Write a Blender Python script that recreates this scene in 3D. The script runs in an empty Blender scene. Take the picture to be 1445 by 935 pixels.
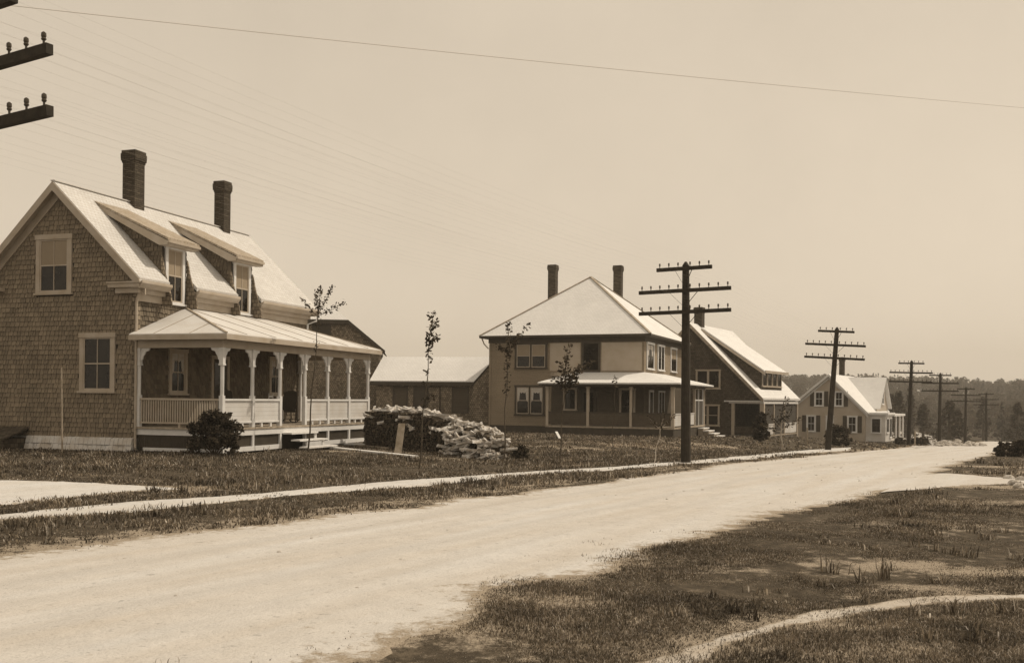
import bpy, math, random
import numpy as np
from mathutils import Vector, Matrix, noise as mn

random.seed(7); rng = np.random.default_rng(7)
D = bpy.data; S = bpy.context.scene; COL = S.collection
R = math.radians

# ------------------------------------------------------------------ camera, sky, sun, exposure
EYE = 1.75
FPX, HY, ROLL = 1410.0, 562.0, 0.010          # focal length, horizon row and roll measured on the 1445x935 photograph
cam = D.cameras.new('camera'); cam_o = D.objects.new('camera', cam); COL.objects.link(cam_o)
cam.sensor_width = 36; cam.lens = 36*FPX/1445
cam.clip_start = 0.1; cam.clip_end = 5000
cam_o.location = (0, 0, EYE)
cam_o.rotation_euler = (Matrix.Rotation(R(90), 4, 'X') @ Matrix.Rotation(ROLL, 4, 'Z')).to_euler()
cam.shift_y = (HY-467.5)/1445
cam.shift_x = (722.5-722)/1445
S.camera = cam_o

SUN_EL, SUN_AZ = R(50), R(70)                # azimuth measured from +Y (view direction) towards +X
sd = Vector((math.sin(SUN_AZ)*math.cos(SUN_EL), math.cos(SUN_AZ)*math.cos(SUN_EL), math.sin(SUN_EL)))
world = D.worlds.new('World'); S.world = world; world.use_nodes = True
nt = world.node_tree; nt.nodes.clear()
out = nt.nodes.new('ShaderNodeOutputWorld'); bg = nt.nodes.new('ShaderNodeBackground')
sky = nt.nodes.new('ShaderNodeTexSky'); sky.sky_type = 'NISHITA'; sky.sun_disc = False
sky.sun_elevation = SUN_EL; sky.sun_rotation = SUN_AZ
bw = nt.nodes.new('ShaderNodeRGBToBW')
pw = nt.nodes.new('ShaderNodeMath'); pw.operation = 'POWER'; pw.inputs[1].default_value = 0.23
ml = nt.nodes.new('ShaderNodeMath'); ml.operation = 'MULTIPLY'; ml.inputs[1].default_value = 5.42
tint = nt.nodes.new('ShaderNodeVectorMath'); tint.operation = 'MULTIPLY'; tint.inputs[1].default_value = (1.0, 0.852, 0.665)
nt.links.new(sky.outputs[0], bw.inputs[0]); nt.links.new(bw.outputs[0], pw.inputs[0])
nt.links.new(pw.outputs[0], ml.inputs[0]); # thin uneven high cloud
tc_ = nt.nodes.new('ShaderNodeTexCoord'); cn = nt.nodes.new('ShaderNodeTexNoise'); cn.inputs['Scale'].default_value = 3.5; cn.inputs['Detail'].default_value = 8; cn.inputs['Roughness'].default_value = .62
nt.links.new(tc_.outputs['Generated'], cn.inputs['Vector'])
cr = nt.nodes.new('ShaderNodeMapRange'); cr.inputs['From Min'].default_value = .3; cr.inputs['From Max'].default_value = .7; cr.inputs['To Min'].default_value = .955; cr.inputs['To Max'].default_value = 1.045
nt.links.new(cn.outputs[0], cr.inputs['Value'])
cm = nt.nodes.new('ShaderNodeMath'); cm.operation = 'MULTIPLY'; nt.links.new(ml.outputs[0], cm.inputs[0]); nt.links.new(cr.outputs[0], cm.inputs[1])
nt.links.new(cm.outputs[0], tint.inputs[0])
nt.links.new(tint.outputs[0], bg.inputs[0]); nt.links.new(bg.outputs[0], out.inputs[0])
bg.inputs[1].default_value = 0.10
sun = D.lights.new('sun', 'SUN'); sun.energy = 2.9; sun.angle = R(0.8); sun.color = (1.0, 0.87, 0.69)
sun_o = D.objects.new('sun', sun); COL.objects.link(sun_o)
sun_o.rotation_euler = sd.to_track_quat('Z', 'Y').to_euler(); sun_o.location = sd*60
S.view_settings.view_transform = 'Standard'; S.view_settings.look = 'None'
S.view_settings.exposure = 0.0; S.view_settings.gamma = 1.0; S.view_settings.use_curve_mapping = False

# ------------------------------------------------------------------ photograph pixel <-> place
def ray(px, py):
    dx, dy = px-722.0, py-HY; c, s = math.cos(ROLL), math.sin(ROLL)
    return (c*dx+s*dy)/FPX, -(-s*dx+c*dy)/FPX

SA, CA = 0.4890, 0.8723                       # the street runs 29.3 degrees to the right of the view
S_K = np.array([-60, 8, 30, 54, 78, 96, 115, 138, 165, 205, 260.])
Z_K = np.array([0, 0, -.22, -.78, -1.42, -2.02, -2.55, -2.95, -4.6, -7.0, -8.0])
def sm(a, b, x):
    t = np.clip((x-a)/(b-a), 0, 1); return t*t*(3-2*t)
def hgt(x, y):
    x = np.asarray(x, float); y = np.asarray(y, float)
    s = SA*x+CA*y; t = CA*x-SA*y
    z = np.interp(s, S_K, Z_K)*.5+np.interp(s-4, S_K, Z_K)*.25+np.interp(s+4, S_K, Z_K)*.25
    z = z+sm(-13, -20, t)*np.interp(s, [0, 20, 32, 50, 85, 100], [.12, .16, .18, .42, .42, .15])
    rho = np.hypot(x, y)
    b = (np.sin(x*1.9+np.sin(y*1.3)*1.2)*np.sin(y*2.3+1.1*np.sin(x*1.1))*.5+np.sin(x*.7+2)*np.sin(y*.8+.6))
    offroad = np.clip(sm(-4.6, -3.6, t)+sm(-9.8, -10.6, t), 0, 1)
    z = z+b*.035*offroad*sm(60, 25, rho)*sm(-20, -12, -rho)
    hill = -8+sm(230, 640, rho)*(16.6+1.2*np.sin(np.arctan2(x, y)*9+.5)+.7*np.sin(np.arctan2(x, y)*23))
    w = sm(140, 260, rho)
    return z*(1-w)+hill*w
def H(x, y): return float(hgt(x, y))
def ground_at(px, py):
    a, b = ray(px, py)
    lo, hi = 2.0, 400.0
    y = lo
    while y < hi:
        if EYE+b*y <= H(a*y, y): break
        y *= 1.01
    l, h = y/1.01, y
    for _ in range(25):
        m = (l+h)/2
        if EYE+b*m <= H(a*m, m): h = m
        else: l = m
    return Vector((a*h, h))
def at_depth(px, py, d):
    a, b = ray(px, py); return Vector((a*d, d, EYE+b*d))

# ------------------------------------------------------------------ materials
def sep(l, k=0.0):
    t = min(1, max(0, (l-.30)/.32))
    g, b = .82+.175*t, .605+.385*t
    r = l/(.2126+.7152*g+.0722*b); return (r, r*g, r*b, 1)
class NT:
    def __init__(s, name):
        s.m = D.materials.new(name); s.m.use_nodes = True; s.t = s.m.node_tree
        s.p = s.t.nodes['Principled BSDF']; s.tc = s.t.nodes.new('ShaderNodeTexCoord')
    def n(s, k, **kw):
        nd = s.t.nodes.new(k)
        for a, v in kw.items():
            if hasattr(nd, a): setattr(nd, a, v)
            else: nd.inputs[a.replace('_', ' ')].default_value = v
        return nd
    def l(s, a, b): s.t.links.new(a, b)
    def noise(s, scale, detail=4, vec=None, rough=.55):
        nd = s.n('ShaderNodeTexNoise'); nd.inputs['Scale'].default_value = scale
        nd.inputs['Detail'].default_value = detail; nd.inputs['Roughness'].default_value = rough
        s.l(vec or s.tc.outputs['Object'], nd.inputs['Vector']); return nd
    def ramp(s, fac, stops):
        nd = s.n('ShaderNodeValToRGB'); e = nd.color_ramp.elements
        while len(e) < len(stops): e.new(.5)
        for i, (p, c) in enumerate(stops): e[i].position = p; e[i].color = c
        s.l(fac, nd.inputs[0]); return nd
    def mix(s, fac, a, b, mode='MIX'):
        nd = s.n('ShaderNodeMix'); nd.data_type = 'RGBA'; nd.blend_type = mode
        for src, i in ((fac, 0), (a, 6), (b, 7)):
            if hasattr(src, 'is_linked'): s.l(src, nd.inputs[i])
            else: nd.inputs[i].default_value = src
        return nd.outputs[2]
    def bump(s, h, strength, dist, prev=None):
        nd = s.n('ShaderNodeBump'); nd.inputs['Strength'].default_value = strength
        nd.inputs['Distance'].default_value = dist; s.l(h, nd.inputs['Height'])
        if prev is not None: s.l(prev, nd.inputs['Normal'])
        s.l(nd.outputs[0], s.p.inputs['Normal']); return nd.outputs[0]

def mat_plain(name, l, var=.25, scale=3., rough=.8, bump=.0, bscale=30, island=0., coat=0):
    t = NT(name); no = t.noise(scale, 6)
    c = t.ramp(no.outputs[0], [(.3, sep(l*(1-var))), (.7, sep(l*(1+var)))]).outputs[0]
    if island:
        g = t.n('ShaderNodeNewGeometry')
        r = t.ramp(g.outputs['Random Per Island'], [(0, (1-island,)*3+(1,)), (1, (1+island*.6,)*3+(1,))])
        c = t.mix(1.0, c, r.outputs[0], 'MULTIPLY')
    t.l(c, t.p.inputs['Base Color']); t.p.inputs['Roughness'].default_value = rough
    t.p.inputs['Specular IOR Level'].default_value = .3
    if bump:
        b = t.noise(bscale, 5); t.bump(b.outputs[0], .6, bump)
    return t.m
def mat_course(name, l, bw_, rh, dark=.35, var=.35, bump=.01, rough=.9, streak=.25, mortar=.012, fl=.8):
    t = NT(name)
    wob = t.noise(2.5, 2, t.tc.outputs['UV'])
    sub = t.n('ShaderNodeVectorMath'); sub.operation = 'MULTIPLY_ADD'
    t.l(wob.outputs['Color'], sub.inputs[0]); sub.inputs[1].default_value = (.03, .03, 0); t.l(t.tc.outputs['UV'], sub.inputs[2])
    br = t.n('ShaderNodeTexBrick'); t.l(sub.outputs[0], br.inputs['Vector'])
    br.inputs['Scale'].default_value = 1; br.inputs['Brick Width'].default_value = bw_; br.inputs['Row Height'].default_value = rh
    br.inputs['Mortar Size'].default_value = mortar; br.inputs['Mortar Smooth'].default_value = .3; br.inputs['Bias'].default_value = 0
    br.inputs['Color1'].default_value = sep(l*(1-var)); br.inputs['Color2'].default_value = sep(l*(1+var))
    br.inputs['Mortar'].default_value = sep(l*dark)
    big = t.noise(.6, 5); st = t.ramp(big.outputs[0], [(.3, (1-streak,)*3+(1,)), (.7, (1+streak*.5,)*3+(1,))])
    fine = t.noise(14, 4); fr = t.ramp(fine.outputs[0], [(.3, (fl,)*3+(1,)), (.7, (2-fl-.08,)*3+(1,))])
    c = t.mix(1., t.mix(1., br.outputs['Color'], st.outputs[0], 'MULTIPLY'), fr.outputs[0], 'MULTIPLY')
    t.l(c, t.p.inputs['Base Color']); t.p.inputs['Roughness'].default_value = rough
    t.p.inputs['Specular IOR Level'].default_value = .2
    inv = t.n('ShaderNodeMath'); inv.operation = 'SUBTRACT'; inv.inputs[0].default_value = 1; t.l(br.outputs['Fac'], inv.inputs[1])
    t.bump(inv.outputs[0], .7, bump); return t.m
def mat_clap(name, l, pitch=.13, rough=.7):
    t = NT(name); w = t.n('ShaderNodeTexWave'); w.wave_type = 'BANDS'; w.bands_direction = 'Y'; w.wave_profile = 'SAW'
    w.inputs['Scale'].default_value = 1/pitch/ (20/ (2*math.pi)) if False else (2*math.pi/20)/pitch
    t.l(t.tc.outputs['UV'], w.inputs['Vector'])
    no = t.noise(1.2, 6); c = t.ramp(no.outputs[0], [(.3, sep(l*.85)), (.7, sep(l*1.1))]).outputs[0]
    r = t.ramp(w.outputs[0], [(0, (.55,)*3+(1,)), (.14, (1,)*3+(1,))])
    t.l(t.mix(1., c, r.outputs[0], 'MULTIPLY'), t.p.inputs['Base Color']); t.p.inputs['Roughness'].default_value = rough
    t.bump(w.outputs[0], .5, .012); return t.m
def mat_glass():
    t = NT('window_glass'); no = t.noise(1.3, 3)
    t.l(t.ramp(no.outputs[0], [(.35, sep(.006)), (.7, sep(.02))]).outputs[0], t.p.inputs['Base Color'])
    t.p.inputs['Roughness'].default_value = .06; t.p.inputs['Specular IOR Level'].default_value = .28
    b = t.noise(2.2, 2); t.bump(b.outputs[0], .12, .02); return t.m
def mat_screen():
    t = NT('insect_screen'); t.p.inputs['Base Color'].default_value = sep(.035); t.p.inputs['Roughness'].default_value = .8; return t.m
def mat_blade(name, lo, hi, top=1.9, amp=1.):
    t = NT(name); g = t.n('ShaderNodeNewGeometry')
    r = t.ramp(g.outputs['Random Per Island'], [(0, sep(lo)), (.55, sep((lo+hi)*.35)), (.85, sep(hi)), (1, sep(hi*top))])
    no = t.noise(.9 if amp == 1 else .02, 7, rough=.65); r2 = t.ramp(no.outputs[0], [(.36, (1-.5*amp,)*3+(1,)), (.64, (1+.55*amp,)*3+(1,))])
    t.l(t.mix(1., r.outputs[0], r2.outputs[0], 'MULTIPLY'), t.p.inputs['Base Color'])
    t.p.inputs['Roughness'].default_value = .75; t.p.inputs['Specular IOR Level'].default_value = .15
    tr = t.n('ShaderNodeBsdfTranslucent'); t.l(t.p.inputs['Base Color'].links[0].from_socket, tr.inputs[0])
    mx = t.n('ShaderNodeMixShader'); mx.inputs[0].default_value = .4; t.l(t.p.outputs[0], mx.inputs[1]); t.l(tr.outputs[0], mx.inputs[2])
    t.l(mx.outputs[0], t.t.nodes['Material Output'].inputs['Surface'])
    return t.m
def mat_ground():
    t = NT('turf_soil')
    a = t.noise(.35, 8, rough=.62); b = t.noise(5, 8, rough=.7); c = t.noise(60, 5)
    base = t.ramp(b.outputs[0], [(.3, sep(.035)), (.52, sep(.065)), (.7, sep(.13))]).outputs[0]
    bare = t.ramp(c.outputs[0], [(.3, sep(.17)), (.7, sep(.38))]).outputs[0]
    f = t.ramp(a.outputs[0], [(.60, (0, 0, 0, 1)), (.72, (1, 1, 1, 1))]).outputs[0]
    f2 = t.ramp(b.outputs[0], [(.45, (0, 0, 0, 1)), (.62, (1, 1, 1, 1))]).outputs[0]
    ff = t.mix(1., f, f2, 'MULTIPLY')
    at = t.n('ShaderNodeAttribute'); at.attribute_name = 'bare'
    ad = t.n('ShaderNodeMath'); ad.operation = 'MULTIPLY_ADD'; t.l(at.outputs['Fac'], ad.inputs[0]); ad.inputs[1].default_value = .42; t.l(t.noise(3.2, 9, rough=.75).outputs[0], ad.inputs[2])
    fb = t.ramp(ad.outputs[0], [(.60, (0, 0, 0, 1)), (.72, (1, 1, 1, 1))]).outputs[0]
    ff = t.mix(1., ff, fb, 'LIGHTEN')
    t.l(t.mix(ff, base, bare), t.p.inputs['Base Color']); t.p.inputs['Roughness'].default_value = .95
    t.p.inputs['Specular IOR Level'].default_value = .1
    n1 = t.bump(b.outputs[0], .7, .05); t.bump(c.outputs[0], .5, .012, n1); return t.m
def mat_dirt(name, l, ang=0.0, track=.10, ruts=False):
    t = NT(name)
    at = t.n('ShaderNodeAttribute'); at.attribute_name = 'edge'
    mp = t.n('ShaderNodeMapping'); mp.vector_type = 'TEXTURE'; mp.inputs['Rotation'].default_value = (0, 0, -ang); mp.inputs['Scale'].default_value = (.55, 6, 1)
    t.l(t.tc.outputs['Object'], mp.inputs['Vector'])
    a = t.noise(1.0, 5, mp.outputs[0], .55); b = t.noise(2.2, 8, rough=.7); c = t.noise(45, 6, rough=.7); d = t.noise(9, 6, rough=.65)
    col = t.ramp(a.outputs[0], [(.3, sep(l*(1-track*1.6))), (.7, sep(l*(1+track*.6)))]).outputs[0]
    r1 = t.ramp(b.outputs[0], [(.3, (.88,)*3+(1,)), (.6, (1.0,)*3+(1,))]); r2 = t.ramp(c.outputs[0], [(.25, (.62,)*3+(1,)), (.45, (1,)*3+(1,)), (.75, (1.06,)*3+(1,))])
    r3 = t.ramp(d.outputs[0], [(.30, (.66,)*3+(1,)), (.40, (1,)*3+(1,))])
    col = t.mix(1., t.mix(1., t.mix(1., col, r1.outputs[0], 'MULTIPLY'), r2.outputs[0], 'MULTIPLY'), r3.outputs[0], 'MULTIPLY')
    if ruts:
        dt = t.n('ShaderNodeVectorMath'); dt.operation = 'DOT_PRODUCT'; t.l(t.tc.outputs['Object'], dt.inputs[0]); dt.inputs[1].default_value = (.8723, -.4890, 0)
        wn = t.noise(.22, 3); w1 = t.n('ShaderNodeMath'); w1.operation = 'MULTIPLY_ADD'; t.l(wn.outputs[0], w1.inputs[0]); w1.inputs[1].default_value = 1.2; t.l(dt.outputs['Value'], w1.inputs[2])
        mr = t.n('ShaderNodeMapRange'); mr.inputs['From Min'].default_value = -10; mr.inputs['From Max'].default_value = -3; t.l(w1.outputs[0], mr.inputs['Value'])
        k0, k1 = (1, 1, 1, 1), (.88, .88, .88, 1)
        rr = t.ramp(mr.outputs[0], [(.26, k0), (.30, k1), (.34, k0), (.39, k0), (.42, (.93,)*3+(1,)), (.45, k0), (.50, k0), (.54, k1), (.58, k0), (.64, k0), (.67, (.93,)*3+(1,)), (.70, k0)])
        col = t.mix(t.ramp(b.outputs[0], [(.35, (.25,)*3+(1,)), (.6, (1,)*3+(1,))]).outputs[0], col, t.mix(1., col, rr.outputs[0], 'MULTIPLY'))
    ad = t.n('ShaderNodeMath'); ad.operation = 'MULTIPLY_ADD'; t.l(at.outputs['Fac'], ad.inputs[0]); ad.inputs[1].default_value = .34; t.l(t.noise(5.5, 9, rough=.75).outputs[0], ad.inputs[2])
    fe = t.ramp(ad.outputs[0], [(.62, (0, 0, 0, 1)), (.74, (1, 1, 1, 1))]).outputs[0]
    turf = t.ramp(c.outputs[0], [(.3, sep(.17)), (.7, sep(.38))]).outputs[0]
    col = t.mix(fe, col, turf)
    t.l(col, t.p.inputs['Base Color']); t.p.inputs['Roughness'].default_value = .95; t.p.inputs['Specular IOR Level'].default_value = .1
    n1 = t.bump(a.outputs[0], .5, .06); n2 = t.bump(d.outputs[0], .5, .03, n1); t.bump(c.outputs[0], .6, .012, n2); return t.m

M = {}
M['glass'] = mat_glass(); M['screen'] = mat_screen()
M['trim'] = mat_plain('cream_painted_trim', .38, .12, 2.5, .6, .003, 25)
M['trim_pale'] = mat_plain('pale_painted_trim', .68, .1, 2.5, .6, .003, 25)
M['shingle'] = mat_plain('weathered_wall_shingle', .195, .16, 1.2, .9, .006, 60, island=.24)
M['shingle_shade'] = mat_plain('shaded_weathered_wall_shingle', .13, .2, 1.2, .9, .006, 60, island=.26)  # darker copy of the wall shingle: porch and dormer cheek shade put into colour
M['roof_low'] = mat_course('low_dormer_roof_shingle', .36, .17, .16, .6, .12, .01, streak=.1, mortar=.009)
M['fir'] = mat_blade('fir_needles', .045, .085)
M['shingle_base'] = mat_plain('shingle_backing', .028, .2, 3, .95)
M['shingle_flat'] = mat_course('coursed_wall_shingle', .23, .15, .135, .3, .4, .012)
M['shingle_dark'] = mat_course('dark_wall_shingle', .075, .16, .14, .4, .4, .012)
M['roof'] = mat_course('weathered_roof_shingle', .64, .16, .15, .72, .06, .010, streak=.08, mortar=.009, fl=.9)
M['roof_pale'] = mat_course('pale_roof_shingle', .80, .2, .17, .8, .04, .008, streak=.05, mortar=.010, fl=.95)
M['roof_felt'] = mat_plain('roofing_sheet', .60, .10, 1.5, .75, .004, 12)
M['roof_dark'] = mat_plain('roof_edge_dark', .06, .2, 3, .85)
M['brick'] = mat_course('chimney_brick', .07, .2, .07, .5, .35, .008)
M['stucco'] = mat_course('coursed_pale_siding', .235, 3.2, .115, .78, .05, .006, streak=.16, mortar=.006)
M['siding_dark_shade'] = mat_course('dark_siding_and_porch_shade', .085, 3.2, .115, .7, .06, .006, streak=.2, mortar=.008)  # dark siding of rail and doors, also the porch shade as wall colour
M['canvas'] = mat_plain('canvas_panel', .38, .1, 1.5, .9, .004, 20)
M['clap'] = mat_clap('painted_clapboard', .62)
M['clap_grey'] = mat_clap('clapboard_panel', .40, .1)
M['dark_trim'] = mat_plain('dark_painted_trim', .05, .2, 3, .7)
M['wood'] = mat_plain('tarred_pole_wood', .028, .35, 6, .85, .01, 20)
M['plank'] = mat_plain('weathered_plank', .30, .3, 5, .85, .004, 30)
M['plank_pale'] = mat_plain('new_plank', .66, .12, 5, .8, .004, 30)
M['log'] = mat_plain('split_log', .50, .45, 9, .9, .008, 25)
M['bark_shade'] = mat_plain('shaded_bark_log', .075, .4, 7, .95, .01, 25, island=.4)  # log tone darkened so the shaded front of the heap is in the colour
M['stone'] = mat_plain('field_stone', .48, .25, 4, .9, .02, 12)
M['whitewash'] = mat_plain('whitewashed_stone', .56, .2, 2.5, .9, .02, 9)
M['stem'] = mat_plain('sapling_bark', .07, .3, 8, .9)
M['stem_pale'] = mat_plain('pale_birch_bark', .42, .2, 8, .9)
M['leaf'] = mat_blade('sapling_leaf', .04, .09)
M['leaf_dark'] = mat_blade('evergreen_leaf', .03, .08)
M['blade'] = mat_blade('grass_blade', .042, .25)
M['wire'] = mat_plain('weathered_wire', .35, .1, 3, .5)
M['insul'] = mat_plain('glass_insulator', .06, .1, 3, .25)
M['ground'] = mat_ground()
M['road'] = mat_dirt('gravel_road', .57, R(29.3), .07, True)
M['walk'] = mat_dirt('gravel_walk', .60, R(29.3), .05)
M['dirt'] = mat_dirt('bare_dirt', .50, R(60), .12)
M['blind'] = mat_plain('window_blind', .25, .06, 2, .9)
M['curtain'] = mat_plain('lace_curtain', .5, .15, 9, .95)
M['wicker'] = mat_plain('dark_wicker', .035, .3, 30, .9, .01, 60)
M['far_leaf'] = mat_blade('woodland_leaf', .075, .09, 1.15, .45)
M['far_fir'] = mat_blade('distant_fir', .03, .045, 1.1, .3)
M['metal'] = mat_plain('galvanised_pipe', .42, .1, 3, .5)

# ------------------------------------------------------------------ mesh builder
class MB:
    def __init__(s): s.v = []; s.f = []
    def face(s, pts):
        i = len(s.v); s.v += [tuple(p) for p in pts]; s.f.append(tuple(range(i, i+len(pts)))); return s
    def solid(s, vs, fs):
        i = len(s.v); s.v += [tuple(p) for p in vs]; s.f += [tuple(a+i for a in f) for f in fs]; return s
    def hexa(s, b, t):                         # bottom 4, top 4 (counter-clockwise from above)
        return s.solid(list(b)+list(t), [(3, 2, 1, 0), (4, 5, 6, 7), (0, 1, 5, 4), (1, 2, 6, 5), (2, 3, 7, 6), (3, 0, 4, 7)])
    def box(s, x0, x1, y0, y1, z0, z1):
        if x0 > x1: x0, x1 = x1, x0
        if y0 > y1: y0, y1 = y1, y0
        if z0 > z1: z0, z1 = z1, z0
        q = [(x0, y0), (x1, y0), (x1, y1), (x0, y1)]
        return s.hexa([(a, b, z0) for a, b in q], [(a, b, z1) for a, b in q])
    def prism(s, poly, ext):                   # planar polygon swept by vector ext
        poly = [Vector(p) for p in poly]; e = Vector(ext)
        n = Vector((0, 0, 0))
        for i in range(len(poly)): n += poly[i].cross(poly[(i+1) % len(poly)])
        if n.dot(e) > 0: poly = poly[::-1]
        k = len(poly)
        return s.solid(poly+[p+e for p in poly], [tuple(range(k)), tuple(range(2*k-1, k-1, -1))]+[(i, i+k, (i+1) % k+k, (i+1) % k) for i in range(k)])
    def beam(s, p, q, w, h, up=(0, 0, 1)):     # rectangular bar from p to q
        p, q = Vector(p), Vector(q); d = (q-p).normalized(); u = Vector(up)
        if abs(d.dot(u)) > .98: u = Vector((0, 1, 0))
        a = d.cross(u).normalized()*w/2; b = a.cross(d).normalized()*h/2
        return s.hexa([p-a-b, p+a-b, p+a+b, p-a+b][::-1], [q-a-b, q+a-b, q+a+b, q-a+b][::-1])
    def tube(s, pts, rad, n=8, cap=True):
        pts = [Vector(p) for p in pts]; k = len(pts)
        if not hasattr(rad, '__len__'): rad = [rad]*k
        i0 = len(s.v)
        for j, p in enumerate(pts):
            d = (pts[min(j+1, k-1)]-pts[max(j-1, 0)]).normalized()
            u = Vector((0, 0, 1)) if abs(d.z) < .9 else Vector((0, 1, 0))
            a = d.cross(u).normalized(); b = d.cross(a)
            for m in range(n):
                t = 2*math.pi*m/n; s.v.append(tuple(p+(a*math.cos(t)+b*math.sin(t))*rad[j]))
        for j in range(k-1):
            for m in range(n):
                s.f.append((i0+j*n+m, i0+j*n+(m+1) % n, i0+(j+1)*n+(m+1) % n, i0+(j+1)*n+m))
        if cap: s.f.append(tuple(i0+m for m in range(n))[::-1]); s.f.append(tuple(i0+(k-1)*n+m for m in range(n)))
        return s
    def build(s, name, mat, parent=None, smooth=False, loc=None):
        me = D.meshes.new(name); me.from_pydata(s.v, [], s.f); me.materials.append(M[mat] if isinstance(mat, str) else mat)
        uv = me.uv_layers.new(name='UVMap'); co = np.empty(len(s.v)*3); me.vertices.foreach_get('co', co); co = co.reshape(-1, 3)
        nl = len(me.loops); vi = np.empty(nl, int); me.loops.foreach_get('vertex_index', vi)
        uvs = np.zeros((nl, 2))
        for p in me.polygons:
            n = p.normal
            if abs(n.z) > .97: t, b = Vector((1, 0, 0)), Vector((0, 1, 0))
            else: t = Vector((-n.y, n.x, 0)).normalized(); b = n.cross(t)
            ls = slice(p.loop_start, p.loop_start+p.loop_total); c = co[vi[ls]]
            uvs[ls, 0] = c @ np.array(t); uvs[ls, 1] = c @ np.array(b)
        uv.data.foreach_set('uv', uvs.ravel())
        if smooth: me.shade_smooth()
        o = D.objects.new(name, me); COL.objects.link(o)
        if parent: o.parent = parent
        if loc is not None: o.location = loc
        return o
def np_mesh(name, V, F, mat, parent=None, smooth=False):      # V (n,3), F (m,k)
    me = D.meshes.new(name); k = F.shape[1]
    me.vertices.add(len(V)); me.vertices.foreach_set('co', np.ascontiguousarray(V, dtype=np.float32).ravel())
    me.loops.add(F.size); me.loops.foreach_set('vertex_index', F.astype(np.int32).ravel())
    me.polygons.add(len(F)); me.polygons.foreach_set('loop_start', np.arange(0, F.size, k, dtype=np.int32))
    me.update(calc_edges=True); me.validate(); me.materials.append(M[mat] if isinstance(mat, str) else mat)
    if smooth: me.shade_smooth()
    o = D.objects.new(name, me); COL.objects.link(o)
    if parent: o.parent = parent
    return o
def tag(o, label, cat, group=None, kind=None):
    if label: o['label'] = label
    if cat: o['category'] = cat
    if group: o['group'] = group
    if kind: o['kind'] = kind
    return o
def thing(name, label, cat, loc=(0, 0, 0), rz=0, group=None):
    o = D.objects.new(name, None); COL.objects.link(o); o.location = loc; o.rotation_euler = (0, 0, rz)
    o.empty_display_size = .3
    return tag(o, label, cat, group)
def copy_tree(o, parent=None):
    c = o.copy(); COL.objects.link(c); c.parent = parent
    for ch in list(o.children): copy_tree(ch, c)
    return c

# a frame on a wall: a runs along the wall, z up, d outwards
class Fr:
    def __init__(s, o, t, n): s.o, s.t, s.n = Vector(o), Vector(t), Vector(n)
    def P(s, a, z, d): return s.o+s.t*a+s.n*d+Vector((0, 0, z))
    def box(s, mb, a0, a1, z0, z1, d0, d1):
        b = [s.P(a0, z0, d0), s.P(a1, z0, d0), s.P(a1, z0, d1), s.P(a0, z0, d1)]
        t = [s.P(a0, z1, d0), s.P(a1, z1, d0), s.P(a1, z1, d1), s.P(a0, z1, d1)]
        if s.t.cross(s.n).z < 0: b, t = b[::-1], t[::-1]
        return mb.hexa(b, t)

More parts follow.
